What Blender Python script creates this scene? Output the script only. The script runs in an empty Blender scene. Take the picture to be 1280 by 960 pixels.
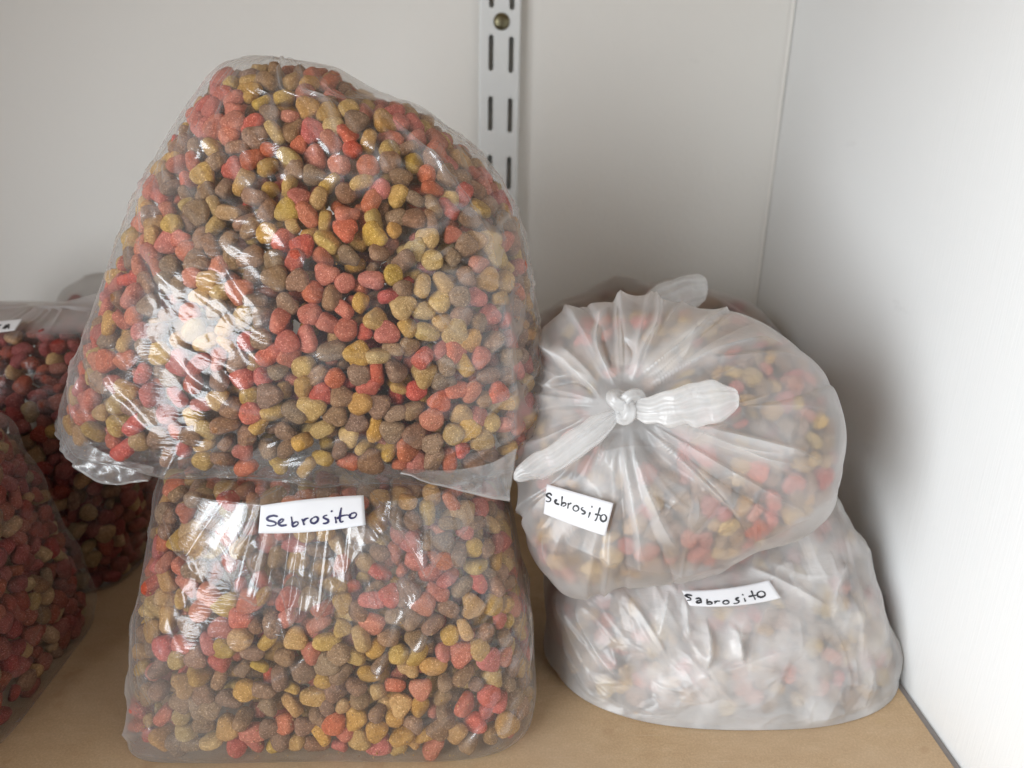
import bpy, math, random
import numpy as np
from mathutils import Vector, Matrix, noise
from mathutils.kdtree import KDTree
from mathutils.bvhtree import BVHTree

rng = np.random.default_rng(11)
random.seed(5)
SC = bpy.context.scene
COL = SC.collection

# ------------------------------------------------------------------ camera
F, CAMH = 980.0, 0.32
CAM = np.array([0.0, 0.0, CAMH])
def cam_axes(pitch, yaw, roll):
    p, y, r = [math.radians(a) for a in (pitch, yaw, roll)]
    f = np.array([math.sin(y)*math.cos(p), math.cos(y)*math.cos(p), -math.sin(p)])
    r0 = np.array([math.cos(y), -math.sin(y), 0.0]); u0 = np.cross(r0, f)
    return r0*math.cos(r)+u0*math.sin(r), u0*math.cos(r)-r0*math.sin(r), f
CR, CU, CF = cam_axes(19.95, 2.0, 1.25)
cd = bpy.data.cameras.new('camera'); cam = bpy.data.objects.new('camera', cd); COL.objects.link(cam)
cd.sensor_width = 36.0; cd.lens = F/1280*36; cd.clip_start = 0.01; cd.clip_end = 50
m = Matrix(((CR[0], CU[0], -CF[0], 0), (CR[1], CU[1], -CF[1], 0), (CR[2], CU[2], -CF[2], CAMH), (0, 0, 0, 1)))
cam.matrix_world = m
cd.dof.use_dof = True; cd.dof.focus_distance = 0.385; cd.dof.aperture_fstop = 7.0
SC.camera = cam

def proj(P):
    d = np.asarray(P, float)-CAM; z = d@CF
    return np.stack([640+F*(d@CR)/z, 480-F*(d@CU)/z], -1)
def ray(px, py): return CF+CR*(px-640)/F-CU*(py-480)/F
def at(px, py, y=None, z=None):
    """the point of the place behind a point of the photograph, at depth y or height z"""
    d = ray(px, py); t = y/d[1] if y is not None else (z-CAMH)/d[2]
    return CAM+t*d

# ------------------------------------------------------------------ light
w = bpy.data.worlds.new('World'); SC.world = w; w.use_nodes = True
bg = w.node_tree.nodes['Background']
bg.inputs[0].default_value = (0.97, 0.98, 1.0, 1); bg.inputs[1].default_value = 0.165
def area(name, loc, target, sx, sy, power, color):
    ld = bpy.data.lights.new(name, 'AREA'); ld.shape = 'RECTANGLE'; ld.size = sx; ld.size_y = sy
    ld.energy = power; ld.color = color
    o = bpy.data.objects.new(name, ld); COL.objects.link(o); o.location = loc
    o.rotation_euler = (Vector(target)-Vector(loc)).to_track_quat('-Z', 'Y').to_euler()
    return o
area('window_light', (-1.02, -0.50, 0.40), (0.0, 0.42, 0.2), 1.10, 1.05, 35.5, (0.93, 0.97, 1.0))
SC.view_settings.view_transform = 'Standard'; SC.view_settings.look = 'None'
SC.view_settings.exposure = 0.0; SC.view_settings.gamma = 1.0
SC.render.engine = 'CYCLES'
cy = SC.cycles
cy.max_bounces = 10; cy.transparent_max_bounces = 24; cy.diffuse_bounces = 5; cy.glossy_bounces = 4
cy.transmission_bounces = 6; cy.use_denoising = True; cy.caustics_reflective = False

# ------------------------------------------------------------------ node helper
class Mat:
    def __init__(s, name):
        s.m = bpy.data.materials.new(name); s.m.use_nodes = True
        s.t = s.m.node_tree; s.t.nodes.clear()
        s.out = s.n('ShaderNodeOutputMaterial')
    def n(s, typ, inputs=None, **kw):
        nd = s.t.nodes.new(typ)
        for k, v in kw.items(): setattr(nd, k, v)
        for k, v in (inputs or {}).items(): s.set(nd.inputs[k], v)
        return nd
    def set(s, sock, v):
        if hasattr(v, 'is_output') or isinstance(v, bpy.types.NodeSocket): s.t.links.new(v, sock)
        elif isinstance(v, bpy.types.Node): s.t.links.new(v.outputs[0], sock)
        else: sock.default_value = v
    def math(s, op, a, b=0.0, c=0.0, clamp=False):
        nd = s.n('ShaderNodeMath', operation=op, use_clamp=clamp)
        s.set(nd.inputs[0], a); s.set(nd.inputs[1], b)
        if op in ('MULTIPLY_ADD',): s.set(nd.inputs[2], c)
        return nd.outputs[0]
    def noise(s, vec, scale, detail=3.0, rough=0.5, out='Fac'):
        return s.n('ShaderNodeTexNoise', {'Vector': vec, 'Scale': scale, 'Detail': detail, 'Roughness': rough}).outputs[out]
    def ramp(s, fac, stops, interp='LINEAR'):
        nd = s.n('ShaderNodeValToRGB', {'Fac': fac}); cr = nd.color_ramp; cr.interpolation = interp
        while len(cr.elements) < len(stops): cr.elements.new(0.5)
        for e, (p, c) in zip(cr.elements, stops):
            e.position = p; e.color = c if len(c) == 4 else (*c, 1)
        return nd.outputs[0]
    def mix(s, fac, a, b, blend='MIX'):
        nd = s.n('ShaderNodeMix', data_type='RGBA', blend_type=blend)
        s.set(nd.inputs['Factor'], fac); s.set(nd.inputs['A'], a if not isinstance(a, tuple) else (*a[:3], 1))
        s.set(nd.inputs['B'], b if not isinstance(b, tuple) else (*b[:3], 1))
        return nd.outputs['Result']
    def pos(s): return s.n('ShaderNodeNewGeometry').outputs['Position']
    def obj(s): return s.n('ShaderNodeTexCoord').outputs['Object']
    def scaled(s, vec, sc):
        return s.n('ShaderNodeVectorMath', {0: vec, 1: sc}, operation='MULTIPLY').outputs[0]
    def bump(s, h, strength=0.3, dist=0.001, normal=None):
        nd = s.n('ShaderNodeBump', {'Height': h, 'Strength': strength, 'Distance': dist})
        if normal is not None: s.set(nd.inputs['Normal'], normal)
        return nd.outputs[0]
    def principled(s, **kw):
        nd = s.n('ShaderNodeBsdfPrincipled')
        for k, v in kw.items(): s.set(nd.inputs[k.replace('_', ' ')], v)
        s.t.links.new(nd.outputs[0], s.out.inputs['Surface']); return nd

def c4(r, g, b): return (r, g, b, 1.0)

# ------------------------------------------------------------------ materials
def wall_mat(name, base, grain):
    M = Mat(name); p = M.pos()
    big = M.noise(p, 2.2, 3)
    col = M.mix(M.ramp(big, [(0.3, (0, 0, 0)), (0.75, (1, 1, 1))]), tuple(x*0.955 for x in base), base)
    if grain:
        h = M.noise(M.scaled(p, (900.0, 700.0, 28.0)), 1.0, 4, 0.6)
        h2 = M.noise(M.scaled(p, (240.0, 160.0, 10.0)), 1.0, 3, 0.6)
        hh = M.math('MULTIPLY_ADD', h2, 0.8, h)
        b = M.bump(hh, 0.22, 0.0006); rough = 0.42
    else:
        h = M.noise(p, 260.0, 5, 0.6); h2 = M.noise(p, 34.0, 3)
        hh = M.math('MULTIPLY_ADD', h2, 2.2, h)
        b = M.bump(hh, 0.32, 0.0008); rough = 0.6
    # faint scuffs
    sc = M.noise(M.scaled(p, (14.0, 14.0, 30.0)), 1.0, 6, 0.7)
    col = M.mix(M.ramp(sc, [(0.66, (0, 0, 0)), (0.78, (0.5,)*3)]), col, tuple(x*0.82 for x in base))
    M.principled(Base_Color=col, Roughness=rough, Normal=b, Specular_IOR_Level=0.35)
    return M.m
M_WALL = wall_mat('painted_wall', (0.82, 0.805, 0.77), False)
M_SIDE = wall_mat('white_laminate', (0.83, 0.845, 0.85), True)

def board_mat():
    M = Mat('fibreboard'); p = M.pos()
    fine = M.noise(p, 900.0, 6, 0.7); mid = M.noise(M.scaled(p, (60.0, 110.0, 60.0)), 1.0, 5, 0.65); big = M.noise(p, 9.0, 3)
    col = M.ramp(mid, [(0.25, (0.57, 0.39, 0.22)), (0.55, (0.65, 0.465, 0.275)), (0.8, (0.72, 0.54, 0.335))])
    col = M.mix(M.ramp(fine, [(0.42, (0, 0, 0)), (0.68, (1, 1, 1))]), M.mix(0.35, col, (0.22, 0.135, 0.075)), col)
    st = M.noise(p, 26.0, 4, 0.6)
    col = M.mix(M.ramp(st, [(0.60, (0, 0, 0)), (0.72, (0.7,)*3)]), col, (0.36, 0.20, 0.095))
    scr = M.noise(M.scaled(p, (30.0, 900.0, 30.0)), 1.0, 3, 0.6)
    col = M.mix(M.ramp(scr, [(0.64, (0, 0, 0)), (0.70, (0.5,)*3)]), col, (0.66, 0.53, 0.37))
    fib = M.noise(M.scaled(p, (1500.0, 420.0, 900.0)), 1.0, 5, 0.7)
    col = M.mix(M.ramp(fib, [(0.60, (0, 0, 0)), (0.70, (0.6,)*3)]), col, (0.30, 0.19, 0.11))
    lt = M.noise(M.scaled(p, (40.0, 55.0, 40.0)), 1.3, 3)
    col = M.mix(M.ramp(lt, [(0.66, (0, 0, 0)), (0.74, (0.5,)*3)]), col, (0.60, 0.47, 0.24))
    col = M.mix(M.ramp(big, [(0.35, (0, 0, 0)), (0.7, (0.5,)*3)]), col, (0.55, 0.42, 0.30))
    M.principled(Base_Color=col, Roughness=0.62, Normal=M.bump(fine, 0.25, 0.0004), Specular_IOR_Level=0.3)
    return M.m
M_BOARD = board_mat()

def simple(name, col, rough=0.5, metal=0.0, bscale=200.0, bstr=0.1, var=0.1):
    M = Mat(name); p = M.pos(); n = M.noise(p, bscale, 4)
    c = M.mix(n, tuple(x*(1-var) for x in col), tuple(min(1, x*(1+var)) for x in col))
    M.principled(Base_Color=c, Roughness=rough, Metallic=metal, Normal=M.bump(n, bstr, 0.0005))
    return M.m
M_RAIL = simple('white_enamel', (0.78, 0.80, 0.80), 0.33, 0, 60, 0.06, 0.02)
M_STRIP = simple('gap_grey', (0.30, 0.275, 0.265), 0.6)
M_SCREW = simple('dull_brass_screw', (0.20, 0.18, 0.11), 0.36, 0.9, 900, 0.4, 0.4)
M_RECESS_SHADE = simple('recess_shade', (0.03, 0.028, 0.02), 0.6)  # near-black stands in for the shade inside the recess
M_INK_B = simple('blue_black_ink', (0.022, 0.02, 0.085), 0.5, 0, 900, 0.0, 0.5)
M_INK_K = simple('black_ink', (0.018, 0.018, 0.022), 0.5, 0, 900, 0.0, 0.5)
def paper_mat():
    M = Mat('white_paper'); p = M.pos(); n = M.noise(p, 1500.0, 4); b = M.noise(p, 70.0, 2)
    c = M.mix(b, (0.80, 0.80, 0.83), (0.86, 0.86, 0.88))
    d = M.n('ShaderNodeBsdfDiffuse', {'Color': c, 'Normal': M.bump(n, 0.15, 0.0002)})
    t = M.n('ShaderNodeBsdfTranslucent', {'Color': c})
    x = M.n('ShaderNodeMixShader', {0: 0.12, 1: d.outputs[0], 2: t.outputs[0]})
    M.t.links.new(x.outputs[0], M.out.inputs[0]); return M.m
M_PAPER = paper_mat()

def kibble_mat(name, dark, base, light):
    M = Mat(name); g = M.n('ShaderNodeNewGeometry'); o = M.obj()
    oi = M.n('ShaderNodeObjectInfo')
    r = M.math('FRACT', M.math('MULTIPLY_ADD', oi.outputs['Random'], 7.31, g.outputs['Random Per Island']))
    v = M.n('ShaderNodeVectorMath', {0: o, 1: M.scaled(M.n('ShaderNodeCombineXYZ', {0: r, 1: r, 2: r}).outputs[0], (9.0, 5.0, 7.0))}, operation='ADD').outputs[0]
    n1 = M.noise(v, 420.0, 5, 0.65); n2 = M.noise(v, 1150.0, 3, 0.65); n3 = M.noise(v, 130.0, 2)
    c = M.ramp(n1, [(0.28, dark), (0.5, base), (0.74, light)])
    c = M.mix(M.ramp(n3, [(0.35, (0, 0, 0)), (0.7, (0.45,)*3)]), c, light)
    # grain: pale specks and dark pits
    c = M.mix(M.ramp(n2, [(0.58, (0, 0, 0)), (0.66, (0.85,)*3)]), c, tuple(min(1, x*1.6+0.12) for x in light))
    c = M.mix(M.ramp(n2, [(0.30, (0.7,)*3), (0.40, (0, 0, 0))]), c, tuple(x*0.45 for x in dark))
    hsv = M.n('ShaderNodeHueSaturation', {'Color': c, 'Value': M.math('MULTIPLY_ADD', r, 0.34, 0.84),
                                           'Hue': M.math('MULTIPLY_ADD', M.math('FRACT', M.math('MULTIPLY', r, 13.7)), 0.024, 0.488),
                                           'Saturation': M.math('MULTIPLY_ADD', M.math('FRACT', M.math('MULTIPLY', r, 29.3)), 0.20, 0.90)})
    h = M.math('MULTIPLY_ADD', n2, 0.6, n1)
    M.principled(Base_Color=hsv.outputs[0], Roughness=0.72, Normal=M.bump(h, 0.75, 0.0011), Specular_IOR_Level=0.3)
    return M.m
M_RED = kibble_mat('red_kibble', (0.31, 0.060, 0.034), (0.47, 0.103, 0.060), (0.57, 0.18, 0.110))
M_YEL = kibble_mat('mustard_kibble', (0.30, 0.158, 0.030), (0.46, 0.255, 0.060), (0.56, 0.35, 0.115))
M_BRN = kibble_mat('brown_kibble', (0.13, 0.064, 0.030), (0.235, 0.125, 0.062), (0.345, 0.20, 0.105))
M_DRED = kibble_mat('dark_red_kibble', (0.17, 0.028, 0.020), (0.27, 0.050, 0.036), (0.35, 0.090, 0.064))  # a darker red food, deepened further to stand in for shade
M_TAN = kibble_mat('tan_kibble', (0.28, 0.15, 0.06), (0.42, 0.25, 0.11), (0.50, 0.33, 0.16))
KMATS = {'red': M_RED, 'mustard': M_YEL, 'brown': M_BRN, 'dark red': M_DRED, 'tan': M_TAN}

def film_mat(name, haze, edge, rough, gloss, tint=(0.97, 0.97, 0.97), wrinkle=0.5, white=(0.85, 0.85, 0.85), fine=1.0, soft=0.0):
    """thin plastic film: see-through, a little milky, glossy; milkier where the film lies double or sheen is painted in (attribute 'fold')"""
    M = Mat(name); p = M.pos()
    uv = M.n('ShaderNodeUVMap', uv_map='uv').outputs[0]
    wz = M.noise(uv, 55.0, 2, 0.5, 'Color')
    uvw = M.n('ShaderNodeVectorMath', {0: wz, 1: (0.012, 0.012, 0.0), 2: uv}, operation='MULTIPLY_ADD').outputs[0]
    rot = M.n('ShaderNodeMapping', {'Vector': uvw, 'Rotation': (0, 0, 0.6), 'Scale': (26.0, 170.0, 1.0)})
    n1 = M.noise(rot.outputs[0], 1.0, 3, 0.55)
    rot2 = M.n('ShaderNodeMapping', {'Vector': uvw, 'Rotation': (0, 0, -0.9), 'Scale': (22.0, 140.0, 1.0)})
    n2 = M.noise(rot2.outputs[0], 1.0, 3, 0.55)
    r1 = M.math('ABSOLUTE', M.math('SUBTRACT', n1, 0.5)); r2 = M.math('ABSOLUTE', M.math('SUBTRACT', n2, 0.5))
    lump = M.noise(p, 120.0, 2, 0.4)
    h = M.math('ADD', M.math('MULTIPLY', M.math('ADD', r1, r2), 0.9*fine), M.math('MULTIPLY', lump, 0.40))
    bmp = M.bump(h, wrinkle, 0.003)
    fold = M.n('ShaderNodeAttribute', attribute_name='fold').outputs['Fac']
    lw = M.n('ShaderNodeLayerWeight', {'Blend': 0.5, 'Normal': bmp}).outputs['Facing']
    e3 = M.math('POWER', lw, 3.0)
    patch = M.noise(p, 45.0, 3)
    hz = M.math('MULTIPLY', haze, M.math('MULTIPLY_ADD', M.math('MULTIPLY_ADD', patch, 2.4, -0.7, clamp=True), 1.0, 0.5))
    hz = M.math('ADD', hz, M.math('MULTIPLY', e3, edge))
    hz = M.math('ADD', hz, M.math('MULTIPLY', fold, 0.55), clamp=True)
    T = M.n('ShaderNodeBsdfTransparent', {'Color': (*tint, 1)})
    body = T.outputs[0]
    if soft > 0:
        R = M.n('ShaderNodeBsdfRefraction', {'Color': (*tint, 1), 'IOR': 1.06, 'Roughness': 0.45, 'Normal': bmp})
        body = M.n('ShaderNodeMixShader', {0: soft, 1: body, 2: R.outputs[0]}).outputs[0]
    D = M.n('ShaderNodeBsdfDiffuse', {'Color': (*white, 1), 'Normal': bmp})
    L = M.n('ShaderNodeBsdfTranslucent', {'Color': (*white, 1), 'Normal': bmp})
    DL = M.n('ShaderNodeMixShader', {0: 0.38, 1: D.outputs[0], 2: L.outputs[0]})
    B = M.n('ShaderNodeMixShader', {0: hz, 1: body, 2: DL.outputs[0]})
    G1 = M.n('ShaderNodeBsdfGlossy', {'Color': (1, 1, 1, 1), 'Roughness': rough, 'Normal': bmp})
    G2 = M.n('ShaderNodeBsdfGlossy', {'Color': (1, 1, 1, 1), 'Roughness': min(0.7, rough*2.7), 'Normal': bmp})
    G = M.n('ShaderNodeMixShader', {0: 0.48, 1: G1.outputs[0], 2: G2.outputs[0]})
    lg = M.n('ShaderNodeLayerWeight', {'Blend': 0.5, 'Normal': bmp}).outputs['Facing']
    fr = M.math('MULTIPLY_ADD', M.math('POWER', lg, 4.0), 0.45, gloss, clamp=True)
    S = M.n('ShaderNodeMixShader', {0: fr, 1: B.outputs[0], 2: G.outputs[0]})
    M.t.links.new(S.outputs[0], M.out.inputs[0]); return M.m
M_CLEAR = film_mat('clear_film', 0.015, 0.20, 0.11, 0.070, wrinkle=0.20)
M_CLEAR2 = film_mat('clear_film_hazy', 0.025, 0.20, 0.12, 0.070, wrinkle=0.20, fine=0.8)
M_FROST = film_mat('milky_film', 0.31, 0.38, 0.24, 0.05, wrinkle=0.22, fine=0.6, soft=0.8, white=(0.93, 0.93, 0.93))
M_FROST2 = film_mat('milky_film_dense', 0.57, 0.35, 0.26, 0.05, wrinkle=0.25, fine=0.7, soft=0.8, white=(0.92, 0.92, 0.92))
M_DIM = film_mat('thin_dull_film', 0.02, 0.09, 0.22, 0.035, wrinkle=0.30)
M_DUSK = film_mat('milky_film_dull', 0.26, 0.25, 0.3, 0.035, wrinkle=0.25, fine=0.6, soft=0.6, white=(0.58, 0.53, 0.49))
M_EAR = film_mat('milky_film_gathered', 0.33, 0.25, 0.24, 0.06, wrinkle=0.35, fine=0.9, white=(0.95, 0.95, 0.95))
M_FOLD = film_mat('clear_film_fold', 0.0, 0.08, 0.09, 0.062, wrinkle=0.15)
M_SEAM = film_mat('sealed_film_edge', 0.10, 0.3, 0.15, 0.09, wrinkle=0.45)

# ------------------------------------------------------------------ mesh helpers
def mesh_from(name, V, Fc, mat, smooth=True, uv=None, attrs=None):
    me = bpy.data.meshes.new(name)
    V = np.asarray(V, np.float32).reshape(-1, 3)
    if isinstance(Fc, np.ndarray):
        nf, k = Fc.shape
        me.vertices.add(len(V)); me.vertices.foreach_set('co', V.ravel())
        me.loops.add(nf*k); me.loops.foreach_set('vertex_index', Fc.astype(np.int32).ravel())
        me.polygons.add(nf)
        me.polygons.foreach_set('loop_start', np.arange(0, nf*k, k, dtype=np.int32))
        me.update(calc_edges=True); me.validate()
    else:
        me.from_pydata([tuple(map(float, v)) for v in V], [], Fc); me.update()
    mats = mat if isinstance(mat, (list, tuple)) else [mat]
    for x in mats: me.materials.append(x)
    me.polygons.foreach_set('use_smooth', np.full(len(me.polygons), smooth))
    if uv is not None:
        l = me.uv_layers.new(name='uv')
        li = np.empty(len(me.loops), np.int32); me.loops.foreach_get('vertex_index', li)
        l.data.foreach_set('uv', np.asarray(uv, np.float32)[li].ravel())
    for k, a in (attrs or {}).items():
        at_ = me.attributes.new(k, 'FLOAT', 'POINT'); at_.data.foreach_set('value', np.asarray(a, np.float32))
    return me
def link(name, me, parent=None):
    o = bpy.data.objects.new(name, me); COL.objects.link(o)
    if parent is not None: o.parent = parent
    return o
def thing(name, label, cat, group=None, loc=(0, 0, 0)):
    o = bpy.data.objects.new(name, None); COL.objects.link(o); o.empty_display_size = 0.02
    o.location = loc; o['label'] = label; o['category'] = cat
    if group: o['group'] = group
    return o
def tag(o, label, cat, group=None):
    o['label'] = label; o['category'] = cat
    if group: o['group'] = group
def box(name, lo, hi, mat, parent=None, bevel=0.0):
    import bmesh
    bm = bmesh.new(); bmesh.ops.create_cube(bm, size=1.0)
    for v in bm.verts:
        v.co = Vector([lo[i]+(v.co[i]+0.5)*(hi[i]-lo[i]) for i in range(3)])
    if bevel: bmesh.ops.bevel(bm, geom=bm.edges[:], offset=bevel, segments=2, affect='EDGES', profile=0.5)
    me = bpy.data.meshes.new(name); bm.to_mesh(me); bm.free(); me.materials.append(mat)
    return link(name, me, parent)
def grid_faces(nv, nu, closed):
    i = np.arange(nv-1)[:, None]; j = np.arange(nu if closed else nu-1)[None, :]; j2 = (j+1) % nu
    return np.stack([(i*nu+j), (i*nu+j2), ((i+1)*nu+j2), ((i+1)*nu+j)], -1).reshape(-1, 4)
def grid_normals(G, closed=True):
    if closed: du = np.roll(G, -1, 1)-np.roll(G, 1, 1)
    else: du = np.gradient(G, axis=1)
    dv = np.gradient(G, axis=0)
    n = np.cross(du, dv); l = np.linalg.norm(n, axis=-1, keepdims=True)
    return n/np.maximum(l, 1e-12)
def smooth_interp(xs, ys, x):
    """monotone cubic through (xs, ys)"""
    xs = np.asarray(xs, float); ys = np.asarray(ys, float); x = np.clip(x, xs[0], xs[-1])
    h = np.diff(xs); d = np.diff(ys)/h; mm = np.zeros(len(xs))
    mm[0], mm[-1] = d[0], d[-1]
    for k in range(1, len(xs)-1):
        mm[k] = 0 if d[k-1]*d[k] <= 0 else 3*(h[k-1]+h[k])/((2*h[k]+h[k-1])/d[k-1]+(h[k]+2*h[k-1])/d[k])
    i = np.clip(np.searchsorted(xs, x)-1, 0, len(xs)-2); t = (x-xs[i])/h[i]
    return ((1+2*t)*(1-t)**2*ys[i]+t*(1-t)**2*h[i]*mm[i]+t*t*(3-2*t)*ys[i+1]+t*t*(t-1)*h[i]*mm[i+1])
def wavy(P, scale, seed):
    """cheap smooth noise: a sum of random plane waves"""
    r = np.random.default_rng(seed); s = np.zeros(P.shape[:-1])
    for k in range(14):
        d = r.normal(size=3); d /= np.linalg.norm(d); f = scale*r.uniform(0.6, 1.6)*2*np.pi
        s += np.sin((P@d)*f+r.uniform(0, 6.28))
    return s/math.sqrt(7)

# ------------------------------------------------------------------ bag shapes
def loft(z0, z1, silL, silR, ysL, ysR, yc, hd, n, nv, nu, shear=0.0, flat0=0.45, flat1=0.4):
    """a sack built of level rings; its left and right outline follow the photo's silhouette at the depth of its sides"""
    silL = np.array(sorted(silL, key=lambda p: p[1]), float); silR = np.array(sorted(silR, key=lambda p: p[1]), float)
    ncap = max(4, nv//14)
    T = np.concatenate([np.zeros(ncap), np.linspace(0, 1, nv-2*ncap), np.ones(ncap)])
    capS = np.ones(nv); capS[:ncap] = np.linspace(0.001, 1, ncap, endpoint=False); capS[-ncap:] = np.linspace(1, 0.001, ncap+1)[1:]
    th = np.linspace(0, 2*np.pi, 2001); rows = []; U = []
    for k in range(nv):
        t = T[k]; z = z0+(z1-z0)*t
        def edge(sil, ys):
            px, py = sil[len(sil)//2]
            X = 0.0
            for it in range(4):
                py = proj([X, ys, z])[1]
                px = smooth_interp(sil[:, 1], sil[:, 0], np.array([py]))[0]
                X = at(px, py, y=ys)[0]
            return X
        xl, xr = edge(silL, ysL(t) if callable(ysL) else ysL), edge(silR, ysR(t) if callable(ysR) else ysR)
        xc, a = (xl+xr)/2, max((xr-xl)/2, 0.004); b = hd(t); e = 2.0/(n(t) if callable(n) else n)
        c, s = np.cos(th), np.sin(th)
        X = a*np.sign(c)*np.abs(c)**e; Y = b*np.sign(s)*np.abs(s)**e
        L = np.concatenate([[0], np.cumsum(np.hypot(np.diff(X), np.diff(Y)))])
        q = np.linspace(0, L[-1], nu, endpoint=False)
        q = (q+L[-1]*0.25) % L[-1]                 # start at the back, so that u = 0.5 is the front
        Xs, Ys = np.interp(q, L, X), np.interp(q, L, Y)
        sc = capS[k]
        rx, ry = xc+Xs*sc, yc(t)+Ys*sc
        zz = np.full(nu, z)+shear*(1-t)*(Xs*sc)
        rows.append(np.stack([rx, ry, zz], -1))
    G = np.array(rows)
    return G
def pillow(center, normal, poly, front, back, nv, nu, p=2.4):
    """a slumped sack seen face on: the outline is traced in the plane through its middle"""
    n = np.array(normal, float); n /= np.linalg.norm(n)
    C = np.array(center, float); pts = []
    for px, py in poly:
        d = ray(px, py); t = ((C-CAM)@n)/(d@n); pts.append(CAM+t*d)
    pts = np.array(pts); ex = np.array([1.0, 0, 0]); ex -= (ex@n)*n; ex /= np.linalg.norm(ex); ey = np.cross(n, ex)
    q = np.stack([(pts-C)@ex, (pts-C)@ey], -1)
    ang = np.arctan2(q[:, 1], q[:, 0]); r = np.hypot(q[:, 0], q[:, 1]); o = np.argsort(ang); ang, r = ang[o], r[o]
    ang3 = np.concatenate([ang-2*np.pi, ang, ang+2*np.pi]); r3 = np.tile(r, 3)
    A = np.linspace(-np.pi, np.pi, nu, endpoint=False)
    # equal steps in arc length are not needed: the outline is nearly round
    R = smooth_interp(ang3, r3, A)
    tau = np.linspace(0, np.pi, nv)
    s = np.sin(tau)**(2.0/p); hcos = np.sign(np.cos(tau))*np.abs(np.cos(tau))**(2.0/p)
    h = np.where(hcos > 0, front*hcos, back*hcos)
    s[0] = s[-1] = 1e-4
    G = C+(s[:, None]*R[None]*np.cos(A)[None])[..., None]*ex+(s[:, None]*R[None]*np.sin(A)[None])[..., None]*ey+h[:, None, None]*n
    return G[:, ::-1], ex, ey, n

def creases(G, N, W, segs, lap=False):
    """folds of the film: each seg = (a0, b0, a1, b1, amp, width, bend) in the coordinates W (per vertex, metres)"""
    D = np.zeros(G.shape[:2])
    Wf = W.reshape(-1, 2); Df = D.reshape(-1)
    for a0, b0, a1, b1, amp, wd, bend in segs:
        d = np.array([a1-a0, b1-b0]); L = np.hypot(*d)
        if L < 1e-6: continue
        d /= L; nrm = np.array([-d[1], d[0]])
        lo = np.minimum([a0, b0], [a1, b1])-5*wd-abs(bend); hi = np.maximum([a0, b0], [a1, b1])+5*wd+abs(bend)
        idx = np.nonzero((Wf[:, 0] > lo[0]) & (Wf[:, 0] < hi[0]) & (Wf[:, 1] > lo[1]) & (Wf[:, 1] < hi[1]))[0]
        if len(idx) == 0: continue
        q = Wf[idx]-np.array([a0, b0]); t = (q@d)/L; off = q@nrm-bend*4*np.clip(t, 0, 1)*(1-np.clip(t, 0, 1))
        prof = np.exp(-np.sqrt(off**2+(0.25*wd)**2)/wd)
        if lap:      # the film laps over itself: one crisp edge, one soft side
            sg = 1.0 if (a0*7919+b1*104729) % 1.0 > 0.5 else -1.0
            o_ = off*sg; prof = np.where(o_ > 0, np.exp(-o_/(1.5*wd)), np.exp(o_/0.0012))
        tap = np.clip(np.minimum(t, 1-t)/0.28+0.02, 0, 1)*((t > -0.02) & (t < 1.02))
        tap = tap*tap*(3-2*tap)
        Df[idx] += amp*prof*tap
    return D
def taut(D, k=19):
    """take out the slow swell that many folds add up to"""
    B = D
    for _ in range(2):
        B = np.mean([np.roll(B, i, 1) for i in range(-k, k+1, 2)], 0)
        P = np.pad(B, ((k, k), (0, 0)), mode='edge'); B = np.mean([P[k+i:k+i+len(D)] for i in range(-k, k+1, 2)], 0)
    return D-0.85*B
def rand_creases(n, abox, bbox, ang, dang, L, amp, wd, seed, both=True, bend=0.1):
    r = np.random.default_rng(seed); out = []
    for _ in range(n):
        a, b = r.uniform(*abox), r.uniform(*bbox); th = math.radians(ang+r.normal()*dang); l = r.uniform(*L)
        s = (1 if r.random() < 0.62 or not both else -0.7)
        out.append((a-math.cos(th)*l/2, b-math.sin(th)*l/2, a+math.cos(th)*l/2, b+math.sin(th)*l/2, s*r.uniform(*amp), r.uniform(*wd), r.normal()*bend*l))
    return out
def sample_grid(G, N, n, r):
    """points spread evenly over a grid surface -> positions, normals, uv indices"""
    e1 = G[1:, :-1]-G[:-1, :-1]; e2 = G[:-1, 1:]-G[:-1, :-1]
    A = np.linalg.norm(np.cross(e1, e2), axis=-1).ravel(); A = A/A.sum()
    k = r.choice(len(A), size=n, p=A); i, j = np.divmod(k, G.shape[1]-1)
    s, t = r.random(n)[:, None], r.random(n)[:, None]
    P = G[i, j]*(1-s)*(1-t)+G[i+1, j]*s*(1-t)+G[i, j+1]*(1-s)*t+G[i+1, j+1]*s*t
    return P, N[i, j]

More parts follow.
